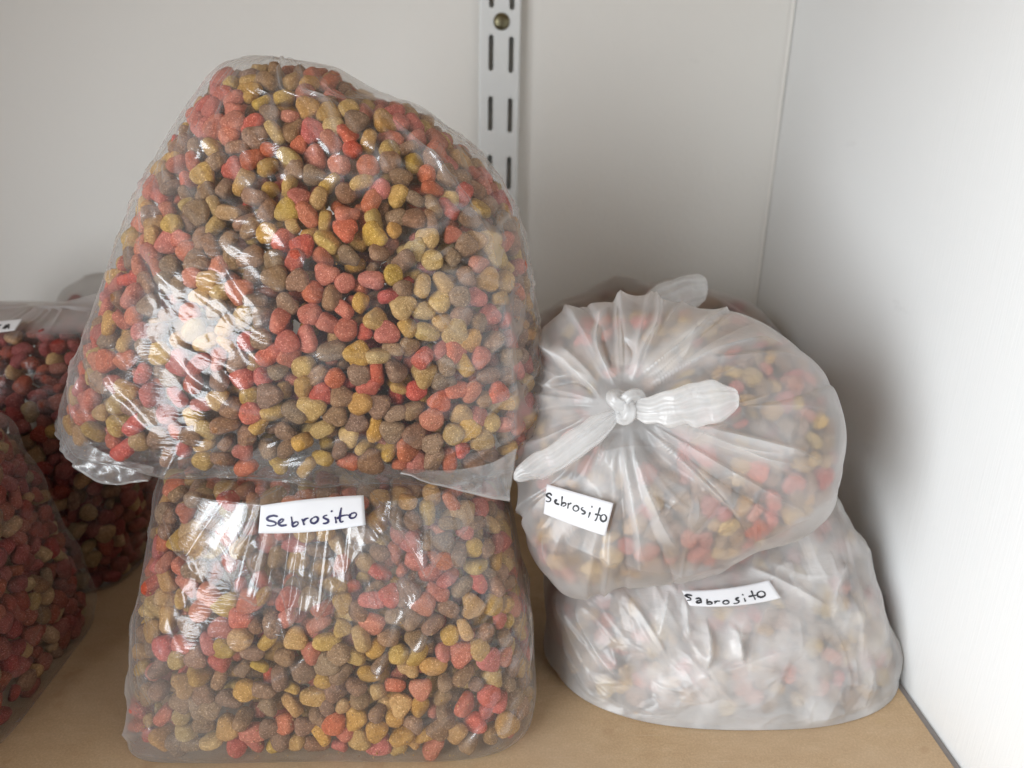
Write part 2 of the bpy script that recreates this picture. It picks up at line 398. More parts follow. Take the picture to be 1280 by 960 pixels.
# ------------------------------------------------------------------ kibble
def kibble_shape(kind, seed, nu, nv):
    r = np.random.default_rng(seed); th = np.linspace(0, 2*np.pi, nu, endpoint=False)
    if kind == 'heart':
        R = 0.0071*(1+0.13*np.cos(3*(th-np.pi/2))-0.05*np.cos(2*th)+r.normal()*0.03*np.cos(th)-0.10*np.exp(-((th-np.pi/2)/0.45)**2)*r.uniform(-0.3, 1.0)); hz = 0.0036
    elif kind == 'round':
        R = 0.0063*(1+0.03*np.cos(2*th+r.uniform(0, 6))+0.02*np.cos(3*th+r.uniform(0, 6))); hz = 0.0043
    else:
        a, b = 0.0077, 0.0044
        R = 1/(np.abs(np.cos(th)/a)**2.7+np.abs(np.sin(th)/b)**2.7)**(1/2.7)*(1+0.09*np.cos(th)+0.02*np.cos(3*th+r.uniform(0, 6))); hz = 0.0043
    ph = np.linspace(-np.pi/2, np.pi/2, nv); cs, sn = np.abs(np.cos(ph))**0.40, np.sign(np.sin(ph))*np.abs(np.sin(ph))**0.85
    V = [np.array([0, 0, -hz])]
    for k in range(1, nv-1):
        for j in range(nu): V.append(np.array([R[j]*np.cos(th[j])*cs[k], R[j]*np.sin(th[j])*cs[k], hz*sn[k]*(1+0.10*np.cos(th[j]+seed))]))
    V.append(np.array([0, 0, hz])); V = np.array(V)
    V *= (1+0.035*wavy(V, 95.0, seed)+0.018*wavy(V, 260.0, seed+50))[:, None]
    Fc = []
    for j in range(nu): Fc.append((0, 1+(j+1) % nu, 1+j))
    for k in range(nv-3):
        for j in range(nu):
            a, b = 1+k*nu+j, 1+k*nu+(j+1) % nu; Fc.append((a, b, b+nu)); Fc.append((a, b+nu, a+nu))
    o = 1+(nv-3)*nu; e = len(V)-1
    for j in range(nu): Fc.append((o+j, o+(j+1) % nu, e))
    return V, np.array(Fc)
KINDS = ('heart', 'round', 'oval')
NVAR = 4
HI = {(k, i): kibble_shape(k, 10*i+KINDS.index(k), 22, 11) for k in KINDS for i in range(NVAR)}
LO = {(k, i): kibble_shape(k, 10*i+KINDS.index(k), 12, 7) for k in KINDS for i in range(NVAR)}
HI_ME = {(k, i, c): mesh_from('kibble', *HI[(k, i)], KMATS[c]) for (k, i) in HI for c in KMATS}
EXT = {'heart': (0.0070, 0.0037), 'round': (0.0063, 0.0043), 'oval': (0.0060, 0.0044)}
ALL_K = []        # (position, rotation 3x3, kind, variant, colour, bag key, layer, scale, film normal)

def frame_from(zax, r):
    z = zax/np.linalg.norm(zax); t = r.normal(size=3); x = t-(t@z)*z; x /= np.linalg.norm(x)
    return np.stack([x, np.cross(z, x), z], 1)
def fill_bag(key, G, N, mix, seed, density=26000, ok=None, layers=(0, 1, 2), gap=0.0006, eye=CAM):
    r = np.random.default_rng(seed)
    area_ = np.linalg.norm(np.cross(G[1:, :-1]-G[:-1, :-1], G[:-1, 1:]-G[:-1, :-1]), axis=-1).sum()
    sub = G[::2, ::2].reshape(-1, 3); kd = KDTree(len(sub))
    for i, p in enumerate(sub): kd.insert(p, i)
    kd.balance()
    WINDOW = np.array([-1.02, -0.50, 0.40]); cells = {}; cs = 0.014; placed = []
    colours = list(mix); pr = np.array([mix[c] for c in colours]); pr = pr/pr.sum()
    for layer in layers:
        n = int(area_*density*(8.0 if layer == 0 else 4.5))
        P, Nn = sample_grid(G, N, n, r)
        for p, nn in zip(P, Nn):
            view = (eye-p); view /= np.linalg.norm(view); fac = nn@view
            if key in 'GFJ':
                v2 = WINDOW-p; fac = max(fac, nn@v2/np.linalg.norm(v2))
            if fac < (-0.30 if layer == 0 else -0.12): continue
            kind = KINDS[r.choice(3, p=(0.46, 0.26, 0.28))]; ex = EXT[kind]
            if r.random() < (0.56 if layer == 0 else 0.3): ax = nn+0.45*r.normal(size=3)
            else: ax = r.normal(size=3)
            ax = ax/np.linalg.norm(ax); c = abs(ax@nn); half = 0.86*(c*ex[1]+math.sqrt(max(0, 1-c*c))*ex[0])
            off = half*0.93+gap+(0, 0.0088, 0.0172, 0.0256)[layer]+(abs(r.normal())*0.0012 if layer == 0 else 0)
            q = p-nn*off
            if ok is not None and not ok(q): continue
            if kd.find(q)[2] < off*0.80: continue
            ck = tuple((q//cs).astype(int)); bad = False
            for dx in (-1, 0, 1):
                for dy in (-1, 0, 1):
                    for dz in (-1, 0, 1):
                        for (q2, l2) in cells.get((ck[0]+dx, ck[1]+dy, ck[2]+dz), ()):
                            dd = q-q2
                            if l2 == layer:
                                if dd@dd < 0.0079**2: bad = True; break
                            elif dd@dd < 0.0060**2: bad = True; break
                        if bad: break
                    if bad: break
                if bad: break
            if bad: continue
            cells.setdefault(ck, []).append((q, layer))
            ALL_K.append((q, frame_from(ax, r), kind, int(r.integers(NVAR)), colours[r.choice(len(colours), p=pr)], key, layer, (r.uniform(0.78, 0.96) if r.random() > 0.12 else r.uniform(0.60, 0.78)), fac))

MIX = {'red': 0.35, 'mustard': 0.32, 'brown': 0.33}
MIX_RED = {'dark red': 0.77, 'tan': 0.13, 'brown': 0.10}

# ------------------------------------------------------------------ the setting
XW, YB = 0.2485, 0.70
def plane(name, pts, mat):
    return link(name, mesh_from(name, np.array(pts), [tuple(range(len(pts)))], mat, smooth=False))
o = box('wall', (-1.3, YB, -0.6), (XW+0.02, YB+0.03, 1.3), M_WALL); o['kind'] = 'structure'
o = box('side_wall', (XW, -0.25, -0.6), (XW+0.02, YB-0.0005, 1.3), M_SIDE); o['kind'] = 'structure'
o = box('added_far_wall', (-0.66, 0.09, -0.6), (-0.64, YB-0.0005, 1.3), M_SIDE); o['kind'] = 'structure'  # unseen wall added to cut the window light on the far side
o = box('added_upper_shelf', (-0.6395, 0.12, 0.48), (0.244, YB-0.012, 0.498), M_BOARD, None, 0.0006); tag(o, 'added unseen fibreboard shelf above the bags, blocking light from above', 'shelf')  # unseen board added to keep light off the upper walls
# soft bead of filler down the corner
r0 = 0.0028; th = np.linspace(0, np.pi/2, 7)
V = np.array([[XW-r0*(1-math.sin(t))-0.0002, YB-r0*(1-math.cos(t))-0.0002, z] for z in np.linspace(0.0, 1.3, 60) for t in th])
V[:, :2] -= (0.0004+0.00015*wavy(V*np.array([0, 0, 1.0]), 12, 3))[:, None]
o = link('corner_filler', mesh_from('corner_filler', V, grid_faces(60, 7, False), M_WALL)); o['kind'] = 'structure'

shelf = thing('shelf_board', 'bare tan fibreboard shelf that the bags stand on', 'shelf', loc=(0, 0.45, 0))
shelf.location = (0, 0, 0)
box('board', (-1.25, 0.06, -0.018), (0.2440, YB-0.001, 0.0), M_BOARD, shelf, 0.0006)
box('gap_strip', (0.2443, 0.06, -0.020), (XW-0.0004, YB-0.001, -0.0016), M_STRIP, shelf)  # strip added in place of the shaded gap beside the wall

# ------------------------------------------------------------------ slotted upright
rail = thing('slotted_upright', 'white metal shelf upright with paired slots screwed to the back wall', 'shelf upright')
RX0, RX1, RY = -0.0065, 0.0262, YB-0.0115
cu = bpy.data.curves.new('plate', 'CURVE'); cu.dimensions = '2D'; cu.fill_mode = 'BOTH'; cu.extrude = 0.0007; cu.bevel_depth = 0.0
def poly(pts):
    s = cu.splines.new('POLY'); s.points.add(len(pts)-1); s.use_cyclic_u = True
    for p, q in zip(s.points, pts): p.co = (q[0], q[1], 0, 1)
poly([(RX0, 0.002), (RX1-0.0035, 0.002), (RX1-0.0035, 1.1), (RX0, 1.1)])
PITCH = 0.0465
def slot(x, z, hw=0.00205, hh=0.0136):
    a = np.linspace(0, np.pi, 9)
    return [(x+hw*math.cos(t), z+hh-hw+hw*math.sin(t)) for t in a]+[(x-hw*math.cos(t), z-hh+hw-hw*math.sin(t)) for t in a]
zs = 0.3551
SX = (0.00115, 0.01745)
k = 0
for i in range(-7, 16):
    z = zs+i*PITCH
    if 0.02 < z < 1.08:
        for x in SX: poly(slot(x, z-(0.0012 if x > 0.01 else 0)))
co = bpy.data.objects.new('tmp', cu); COL.objects.link(co)
dg = bpy.context.evaluated_depsgraph_get(); me = bpy.data.meshes.new_from_object(co.evaluated_get(dg))
bpy.data.objects.remove(co)
me.materials.clear(); me.materials.append(M_RAIL)
fp = link('front_plate', me, rail); fp.rotation_euler = (math.pi/2, 0, 0); fp.location = (0, RY, 0)
def flange(x0, x1, x2, sgn):
    # rounded bend from the plate back to the wall
    r_ = 0.0022; zz = (0.002, 1.1); prof = []
    for t in np.linspace(0, np.pi/2, 6): prof.append((x0+sgn*r_*math.sin(t), RY-0.0007+r_*(1-math.cos(t))))
    prof.append((x0+sgn*r_, YB-0.0003))
    pr2 = [(p[0]-sgn*0.0012, p[1]+0.0013) for p in prof[:-1]]+[(prof[-1][0]-sgn*0.0012, YB-0.0003)]
    ring = prof+pr2[::-1]; n_ = len(ring)
    V = [[p[0], p[1], z] for z in zz for p in ring]
    Fc = [(j, (j+1) % n_, n_+(j+1) % n_, n_+j) for j in range(n_)]
    return link('flange', mesh_from('flange', np.array(V), Fc, M_RAIL), rail)
flange(RX0, 0, 0, -1)
flange(RX1-0.0035, 0, 0, 1)
# screw; its crossed recess is a flat mark with shade in its colour
def dome(name, c, r_, h_, mat, parent):
    nu_, nv_ = 28, 8; V = []
    for k in range(nv_):
        t = k/(nv_-1)*np.pi/2
        for j in range(nu_):
            a = 2*np.pi*j/nu_; V.append([c[0]+r_*math.cos(a)*math.cos(t)**0.8, c[1]-h_*math.sin(t), c[2]+r_*math.sin(a)*math.cos(t)**0.8])
    return link(name, mesh_from(name, np.array(V), grid_faces(nv_, nu_, True), mat), parent)
sp = at(627, 27, y=RY)
scr = dome('screw', (sp[0], RY-0.0006, sp[2]), 0.0066, 0.0030, M_SCREW, rail)
for a in (0.35, 0.35+math.pi/2):
    d = np.array([math.cos(a), 0, math.sin(a)]); e = np.array([-d[2], 0, d[0]]); c = np.array([sp[0], RY-0.0034, sp[2]])
    c = c+(np.array([0, -0.00025, 0]) if a < 1 else np.array([0, -0.0004, 0]))
    ring = [c+d*x*0.0030+e*y*0.00075+np.array([0, 0.0009*(abs(x) > 0.5), 0]) for x, y in ((-1, -.5), (-.4, -1), (.4, -1), (1, -.5), (1, .5), (.4, 1), (-.4, 1), (-1, .5))]
    link('recess', mesh_from('recess', np.array(ring), [tuple(range(8))], M_RECESS_SHADE, False), scr)

# ------------------------------------------------------------------ bags
BAGS = {}
def film_object(key, G, disp, parent, mat, uvscale, fold=None, capped=True):
    N = grid_normals(G); nc = max(4, G.shape[0]//14); disp = np.maximum(disp, -0.0010)
    if capped: disp[-nc:] *= np.linspace(1, 0, nc)[:, None]
    H = G+N*disp[..., None]
    nv, nu = H.shape[:2]
    # duplicate seam-free closed grid; uv in metres
    u = np.linspace(0, 1, nu, endpoint=False)*uvscale[0]; v = np.concatenate([[0], np.cumsum(np.linalg.norm(np.diff(G[:, nu//2], axis=0), axis=-1))])
    uv = np.stack(np.broadcast_arrays(u[None, :], v[:, None]), -1).reshape(-1, 2)
    me = mesh_from('film', H, grid_faces(nv, nu, True), mat, True, uv, {'fold': (np.zeros(nv*nu) if fold is None else fold.ravel())})
    return link('film', me, parent), H
def uvcoords(G):
    """metres around (0 = middle of the front, + to the right) and metres up"""
    nv, nu = G.shape[:2]
    per = np.linalg.norm(np.roll(G, -1, 1)-G, axis=-1).sum(1).max()
    u = ((np.arange(nu)/nu)-0.5)*per
    z = G[..., 2]
    return np.stack([np.broadcast_to(u[None, :], (nv, nu)), z], -1), per
def smooth_step(x, a, b):
    t = np.clip((x-a)/(b-a), 0, 1); return t*t*(3-2*t)

# ---- A: upper clear bag, lying on the lower one
A_L = [(68, 535), (75, 500), (97, 440), (120, 370), (140, 312), (165, 245), (187, 195), (212, 150), (240, 108), (256, 92), (268, 81), (300, 73.5)]
A_R = [(645, 640), (657, 580), (672, 530), (684, 490), (684, 440), (678, 400), (670, 360), (661, 308), (650, 264), (633, 232), (612, 203), (586, 180), (557, 155), (535, 136), (505, 122), (476, 117.5), (442, 99), (412, 80), (385, 73.5)]
A_L = [(92, 605), (78, 570)]+A_L
zA0 = at(380, 597, y=0.355)[2]; zA1 = at(330, 74, y=0.455)[2]
GA = loft(zA0, zA1, A_L, A_R, lambda t: 0.385+0.06*t, lambda t: 0.40+0.05*t,
          lambda t: 0.412+0.045*t, lambda t: 0.056*(1-t**3.6)**0.6+0.008+0.010*math.sin(math.pi*min(1, t*1.4)), lambda t: 3.0-0.8*t, 230, 560, shear=-0.05)
# ---- B: lower clear bag standing on the shelf
B_L = [(155, 955), (157, 920), (160, 880), (165, 810), (172, 740), (180, 670), (190, 620), (205, 595), (240, 570)]
B_R = [(655, 905), (672, 850), (668, 800), (661, 750), (652, 700), (642, 650), (632, 625), (615, 600), (585, 575)]
zB1 = zA0-0.001
GB = loft(0.0008, zB1, [(x-22+max(0, (y-700))*0.07, y) for x, y in B_L], B_R, 0.335, 0.372, lambda t: 0.374+0.012*t, lambda t: 0.068-0.012*t**3, lambda t: 4.6-1.8*t, 230, 560)
cB = GB.mean((0, 1)); kk = np.clip(1-GB[..., 2]/0.016, 0, 1)**2*0.007
kk = kk*(1-0.9*np.exp(-(((GB[..., 0]+0.178)/0.02)**2+((GB[..., 1]-0.318)/0.03)**2)))
dd = (GB-cB)[..., :2]; dl = np.linalg.norm(dd, axis=-1, keepdims=True); GB[..., :2] -= dd/np.maximum(dl, 1e-6)*np.minimum(kk[..., None], dl*0.5)
# ---- D: lower milky bag
D_L = [(700, 850), (684, 800), (680, 750), (690, 710), (715, 670), (760, 635), (800, 615)]
D_R = [(1128, 850), (1136, 825), (1130, 785), (1120, 740), (1108, 700), (1088, 668), (1060, 640), (1010, 610), (960, 590)]
GD = loft(0.0008, 0.102, D_L, D_R, 0.395, 0.375, lambda t: 0.400+0.030*t, lambda t: 0.062*(1-t**1.7)**0.55+0.006, 2.5, 210, 620)
GD[..., 0] = np.minimum(GD[..., 0], XW-0.002)
# ---- C: upper milky bag with the knot facing out
C_POLY = [(672, 425), (700, 402), (745, 392), (800, 387), (860, 387), (925, 395), (972, 420), (1018, 466), (1042, 525), (1050, 585), (1040, 625), (1008, 657), (930, 700),
          (850, 722), (770, 733), (702, 736), (676, 716), (660, 690), (654, 650), (652, 600), (654, 530), (658, 470)]
cC = at(842, 565, y=0.392)
nC = np.array([-0.10, -0.86, 0.50])
GC, exC, eyC, nC = pillow(cC, nC, C_POLY, 0.050, 0.060, 300, 700, p=2.3)
# ---- E: milky bag behind, against the wall
E_L = [(650, 600), (655, 500), (660, 430), (672, 403), (698, 381), (738, 368), (770, 362)]
E_R = [(985, 560), (985, 480), (980, 430), (965, 405), (950, 385), (915, 369), (875, 362)]
zE1 = at(820, 361, y=0.60)[2]
GE = loft(0.0008, zE1, E_L, E_R, 0.60, 0.60, lambda t: 0.60, lambda t: 0.085*(1-t**3)**0.5+0.008, 2.4, 110, 300)
GE[..., 0] = np.minimum(GE[..., 0], XW-0.002)
# ---- F: bag of red kibble in the rear on the far side
F_L = [(-190, 800), (-195, 700), (-190, 560), (-180, 450), (-150, 405), (-110, 390)]
F_R = [(170, 800), (182, 720), (186, 620), (178, 520), (160, 440), (135, 400), (100, 378), (60, 372)]
zF1 = at(60, 376, y=0.56)[2]
GF = loft(0.0008, zF1, F_L, F_R, 0.53, 0.50, lambda t: 0.545, lambda t: 0.085*(1-t**3)**0.5+0.01, lambda t: 6.0-3.0*t, 120, 340)
# ---- G: front bag of red kibble
G_L = [(-290, 990), (-300, 900), (-290, 700), (-270, 560), (-200, 470), (-140, 440)]
G_R = [(105, 880), (118, 830), (125, 785), (112, 725), (88, 645), (62, 572), (32, 522), (0, 488), (-40, 462), (-90, 440)]
zG1 = at(-60, 450, y=0.40)[2]
GG = loft(0.0008, zG1, G_L, [(x-6, y) for x, y in G_R], 0.40, lambda t: 0.425, lambda t: 0.376, lambda t: 0.066*(1-t**3)**0.5+0.006, lambda t: 6.0-3.2*t, 150, 400)
# ---- H: bag top just showing in the far corner
H_L = [(50, 560), (55, 450), (66, 395), (80, 363), (105, 347)]
H_R = [(330, 560), (330, 450), (320, 395), (300, 363), (270, 347)]
zH1 = at(150, 345, y=0.655)[2]
GH = loft(0.0008, zH1, H_L, H_R, 0.655, 0.655, lambda t: 0.655, lambda t: 0.034*(1-t**3)**0.5+0.006, 2.4, 80, 240)

# ------------------------------------------------------------------ paper labels
def bvh_of(G):
    nv, nu = G.shape[:2]
    return BVHTree.FromPolygons([tuple(p) for p in G.reshape(-1, 3)], [tuple(f) for f in grid_faces(nv, nu, True)])
class Paper:
    """a slip of paper lying on a bag: its surface is a smooth sheet close above the film"""
    def __init__(s, G, quad, top=0.0, bottom=0.0, lift=0.0022, nx=28, ny=9):
        bv = bvh_of(G); q = [np.array(p, float) for p in quad]      # TL TR BR BL
        s.q = q; pts = []
        A = []; T = []
        for i in range(9):
            for j in range(4):
                a, b = i/8, j/3; p = s.px(a, b, top, bottom)
                d = ray(*p); h = bv.ray_cast(Vector(CAM), Vector(d).normalized())
                if h[0] is None: continue
                t = ((np.array(h[0])-CAM)@d)/(d@d); A.append([1, a, b, a*a, a*b]); T.append(t)
        s.co, *_ = np.linalg.lstsq(np.array(A), np.array(T), rcond=None)
        res = np.array(T)-np.array(A)@s.co
        s.pull = min(0.0, res.min())-lift/0.42; s.top, s.bottom = top, bottom
        V = []; 
        for back in (0, 1):
            for j in range(ny):
                for i in range(nx):
                    a, b = i/(nx-1), j/(ny-1); V.append(s.point(*s.px(a, b, top, bottom), a, b, back*-0.00022))
        V = np.array(V); f = grid_faces(ny, nx, False); n = nx*ny
        rim = [j for j in range(nx)]+[(k+1)*nx-1 for k in range(1, ny)]+[(ny-1)*nx+j for j in range(nx-2, -1, -1)]+[k*nx for k in range(ny-2, 0, -1)]
        rf = np.array([(rim[k], rim[(k+1) % len(rim)], rim[(k+1) % len(rim)]+n, rim[k]+n) for k in range(len(rim))])
        s.V, s.F = V, np.concatenate([f[:, ::-1], f+n, rf]); s.mid = V[:n].mean(0)
        s.inv = None
    def px(s, a, b, top, bottom):
        q = s.q; p = (q[0]*(1-a)+q[1]*a)*(1-b)+(q[3]*(1-a)+q[2]*a)*b
        return p+np.array([0, 4*a*(1-a)*(top*(1-b)+bottom*b)])
    def ab(s, p):
        a, b = 0.5, 0.5
        for _ in range(12):
            f0 = s.px(a, b, s.top, s.bottom)-p; e = 1e-4
            J = np.stack([(s.px(a+e, b, s.top, s.bottom)-p-f0)/e, (s.px(a, b+e, s.top, s.bottom)-p-f0)/e], 1)
            da = np.linalg.solve(J, -f0); a += da[0]; b += da[1]
        return a, b
    def point(s, px, py, a, b, up=0.0):
        t = np.array([1, a, b, a*a, a*b])@s.co+s.pull-0.0022*(0.5+0.5*math.sin(7.0*a+2.0*b+s.q[0][0]))*a*(1-a)*2-0.004*max(0.0, a-0.86)**1.2
        d = ray(px, py); return CAM+d*(t-up/np.linalg.norm(d)*-1.0*-1.0)
    def build(s, parent, strokes, ink, width):
        p = link('paper_label', mesh_from('paper_label', s.V, s.F, M_PAPER, True), parent)
        V, Fc = [], []
        for st in strokes:
            st = np.array(st, float)
            if len(st) == 1: st = np.array([st[0]+[-1.0, -0.6], st[0], st[0]+[0.9, 0.8]])
            # smooth the traced stroke
            L = np.concatenate([[0], np.cumsum(np.hypot(*np.diff(st, axis=0).T))])
            k = max(6, int(L[-1]/1.0)); qq = np.linspace(0, L[-1], k)
            e = np.pad(st, ((1, 1), (0, 0)), mode='edge')
            sm = np.stack([np.interp(qq, L, st[:, c]) for c in (0, 1)], 1)
            for _ in range(2): sm[1:-1] = 0.5*sm[1:-1]+0.25*(sm[:-2]+sm[2:])
            tg = np.gradient(sm, axis=0); tg /= np.maximum(np.hypot(*tg.T)[:, None], 1e-6); nr = np.stack([-tg[:, 1], tg[:, 0]], 1)
            wd = width*(0.85+0.25*np.sin(np.linspace(0, 5, k)+len(V)))*np.clip(np.minimum(np.arange(k), np.arange(k)[::-1])/1.5+0.55, 0, 1)
            b0 = len(V)
            for i in range(k):
                for sd in (-0.5, 0.5):
                    pp = sm[i]+nr[i]*wd[i]*sd; V.append(s.point(*pp, *s.ab(pp), 0.00022))
            for i in range(k-1): Fc.append((b0+2*i, b0+2*i+1, b0+2*i+3, b0+2*i+2))
        link('handwriting', mesh_from('handwriting', np.array(V), Fc, ink, True), p)
        return p
def cr(o, sc, strokes): return [[(o[0]+x/sc, o[1]+y/sc) for x, y in st] for st in strokes]
INK1 = cr((300, 600), 7.111, [
 [(335, 325), (300, 315), (255, 325), (235, 345), (250, 360), (300, 370), (325, 385), (310, 402), (270, 410), (235, 402)],
 [(340, 390), (375, 372), (390, 352), (370, 345), (345, 365), (340, 390), (365, 408), (415, 400)],
 [(455, 325), (462, 370), (468, 415)], [(468, 390), (495, 370), (518, 375), (515, 395), (490, 412), (462, 415)],
 [(550, 345), (560, 375), (572, 402)], [(558, 372), (580, 345), (610, 338)],
 [(650, 335), (625, 355), (630, 380), (660, 388), (690, 365), (695, 335), (670, 325), (650, 335)],
 [(775, 312), (745, 320), (735, 335), (760, 345), (785, 355), (785, 375), (755, 388), (735, 385)],
 [(845, 325), (850, 355), (855, 385)], [(815, 278)],
 [(900, 245), (890, 300), (885, 350), (895, 378), (920, 365)], [(860, 345), (890, 322), (950, 310), (985, 320)],
 [(985, 300), (970, 325), (985, 342), (1020, 335), (1038, 305), (1020, 288), (985, 300)]])
INK2 = cr((660, 590), 9.6, [
 [(285, 285), (265, 255), (235, 258), (215, 280), (240, 300), (275, 320), (270, 350), (240, 360), (212, 345)],
 [(315, 355), (350, 348), (340, 325), (315, 345), (330, 378), (375, 390)],
 [(410, 290), (405, 350), (400, 410)], [(400, 385), (430, 365), (460, 380), (450, 405), (415, 412)],
 [(485, 370), (480, 410), (475, 440)], [(482, 402), (500, 378), (522, 375)],
 [(570, 400), (540, 420), (540, 455), (575, 475), (608, 455), (608, 425), (585, 405), (570, 400)],
 [(665, 425), (640, 430), (635, 450), (665, 465), (690, 485), (675, 505), (640, 500)],
 [(745, 480), (735, 515), (722, 550)], [(768, 405), (765, 428)],
 [(865, 425), (845, 490), (820, 570), (800, 588)], [(800, 505), (850, 515), (885, 528)],
 [(905, 510), (870, 530), (870, 575), (900, 598), (935, 580), (942, 540), (920, 510), (905, 510)]])
INK3 = cr((840, 710), 8.533, [
 [(215, 295), (170, 285), (135, 290), (165, 310), (205, 325), (200, 345), (160, 345)],
 [(250, 330), (282, 320), (306, 330), (312, 350), (314, 376)], [(310, 348), (278, 348), (256, 360), (270, 374), (296, 372), (312, 360)],
 [(375, 330), (370, 382)], [(370, 370), (400, 358), (435, 372), (420, 388), (370, 385)],
 [(455, 350), (460, 382)], [(458, 368), (480, 350), (515, 355)],
 [(570, 345), (540, 360), (545, 380), (580, 388), (612, 370), (600, 350), (570, 345)],
 [(715, 315), (680, 325), (680, 340), (710, 345), (720, 360), (690, 380), (655, 378)],
 [(770, 320), (785, 360)], [(755, 285)],
 [(845, 240), (865, 290), (890, 340)], [(815, 305), (870, 295), (920, 285)],
 [(950, 245), (910, 265), (910, 300), (950, 315), (995, 295), (990, 260), (950, 245)]])
INK4 = cr((0, 330), 8.0, [[(-30, 640), (-5, 612), (18, 606)], [(28, 648), (62, 606)], [(45, 650), (80, 604), (96, 600), (84, 652)], [(58, 632), (92, 626)]])
PB = Paper(GB, [(326, 632), (454.5, 619), (457, 656), (323, 666.5)], top=-2, bottom=3.5)
PC = Paper(GC, [(683.5, 605), (767, 629), (756.5, 670), (679.5, 642)], bottom=1, lift=0.0025)
PD = Paper(GD, [(852, 738), (961, 725), (976.5, 747.5), (862, 757)], top=4, bottom=5, lift=0.0022)
PF = Paper(GF, [(-60, 407), (29.5, 398.5), (19, 413), (-60, 423)], lift=0.004)

def damp(G, P, rad):
    d = np.linalg.norm(G-P.mid, axis=-1); return smooth_step(d, rad*0.6, rad*1.3)

# ------------------------------------------------------------------ films
bagA = thing('kibble_bag', 'large clear plastic bag of mixed kibble stacked on top of another clear bag', 'bag', 'bags of kibble on the shelf', tuple(GA[0].mean(0)))
bagB = thing('kibble_bag', 'clear plastic bag of mixed kibble underneath the tallest bag, with a blue-inked paper label', 'bag', 'bags of kibble on the shelf', (-0.075, 0.378, 0))
bagC = thing('kibble_bag', 'milky white bag knotted at the front, lying on another milky bag', 'bag', 'bags of kibble on the shelf', tuple(cC))
bagD = thing('kibble_bag', 'milky white bag lying on the shelf beneath the knotted bag, touching the side wall', 'bag', 'bags of kibble on the shelf', (0.145, 0.4, 0))
bagE = thing('kibble_bag', 'dim bag with a white tied ear behind the knotted milky bag, against the wall', 'bag', 'bags of kibble on the shelf', (0.14, 0.6, 0))
bagF = thing('kibble_bag', 'bag of dark red kibble with a white gathered top, behind the front red bag', 'bag', 'bags of kibble on the shelf', (-0.30, 0.545, 0))
bagG = thing('kibble_bag', 'bag of mostly red kibble at the front, cut off by the picture edge', 'bag', 'bags of kibble on the shelf', (-0.33, 0.393, 0))
bagH = thing('kibble_bag', 'brownish bag whose top just shows over the white gathered bag', 'bag', 'bags of kibble on the shelf', (-0.27, 0.655, 0))
def local(root):
    """keep the children where they are in the world"""
    for c in root.children: c.matrix_parent_inverse = Matrix.Translation(root.location).inverted()

# A
NA = grid_normals(GA); WA, perA = uvcoords(GA); fz = lambda t: zA0+(zA1-zA0)*t
segs = rand_creases(210, (-0.17, -0.02), (fz(0.18), fz(0.85)), -33, 9, (0.02, 0.085), (0.0005, 0.0014), (0.0009, 0.0020), 1)
segs += rand_creases(60, (-0.20, -0.10), (fz(0.0), fz(0.75)), -55, 18, (0.02, 0.06), (0.0004, 0.0012), (0.001, 0.002), 2)
segs += rand_creases(80, (0.07, 0.22), (fz(0.12), fz(0.85)), -28, 14, (0.02, 0.07), (0.0005, 0.0013), (0.0012, 0.0026), 3)
segs += rand_creases(60, (0.10, 0.24), (fz(0.05), fz(0.8)), 62, 14, (0.02, 0.06), (0.0004, 0.0010), (0.001, 0.002), 4)
segs += rand_creases(110, (0.075, 0.22), (fz(0.08), fz(0.85)), 24, 9, (0.02, 0.06), (0.0008, 0.0018), (0.0010, 0.0022), 41)
segs += rand_creases(70, (-0.12, 0.12), (fz(0.74), fz(1.0)), 20, 45, (0.02, 0.07), (0.0008, 0.0022), (0.0016, 0.0035), 5)
segs += rand_creases(24, (-0.08, 0.10), (fz(0.25), fz(0.75)), -8, 22, (0.03, 0.09), (0.0003, 0.0008), (0.0010, 0.002), 6)
segs += rand_creases(40, (-0.13, 0.13), (fz(0.0), fz(0.12)), 10, 30, (0.015, 0.05), (0.0005, 0.0014), (0.0012, 0.0025), 7)
segs += [(0.118, fz(0.02), 0.112, fz(0.5), 0.003, 0.004, 0.003), (0.112, fz(0.45), 0.085, fz(0.92), 0.0028, 0.0035, -0.004), (-0.07, fz(0.70), 0.06, fz(0.72), 0.0012, 0.002, 0.004)]
dA = taut(creases(GA, NA, WA, segs))
tA = np.clip((GA[..., 2]-zA0)/(zA1-zA0), 0, 1)
dA += -0.0008+0.0007*wavy(GA, 22, 1)+0.0012*wavy(GA, 14, 2)*smooth_step(tA, 0.6, 0.95)
dA = np.where(tA > 0.8, np.minimum(dA, 0.0016), dA)
fold_sheenA = 0.12*smooth_step(tA, 0.80, 0.95)+np.clip(190*np.maximum(creases(GA, NA, WA, segs), 0), 0, 0.30)+0.17*smooth_step(WA[..., 0], 0.070, 0.125)+0.10*smooth_step(-WA[..., 0], 0.04, 0.10)  # doubled film at the top; bright creases and side glow painted as haze
filmA, HA = film_object('A', GA, dA, bagA, M_CLEAR, (perA,), fold_sheenA)
fill_bag('A', GA, NA, MIX, 21, ok=lambda q: q[2] < fz(0.965) and not (q[0] < -0.19 and q[2] < fz(0.07)), gap=0.0014, layers=(0, 1, 2, 3))
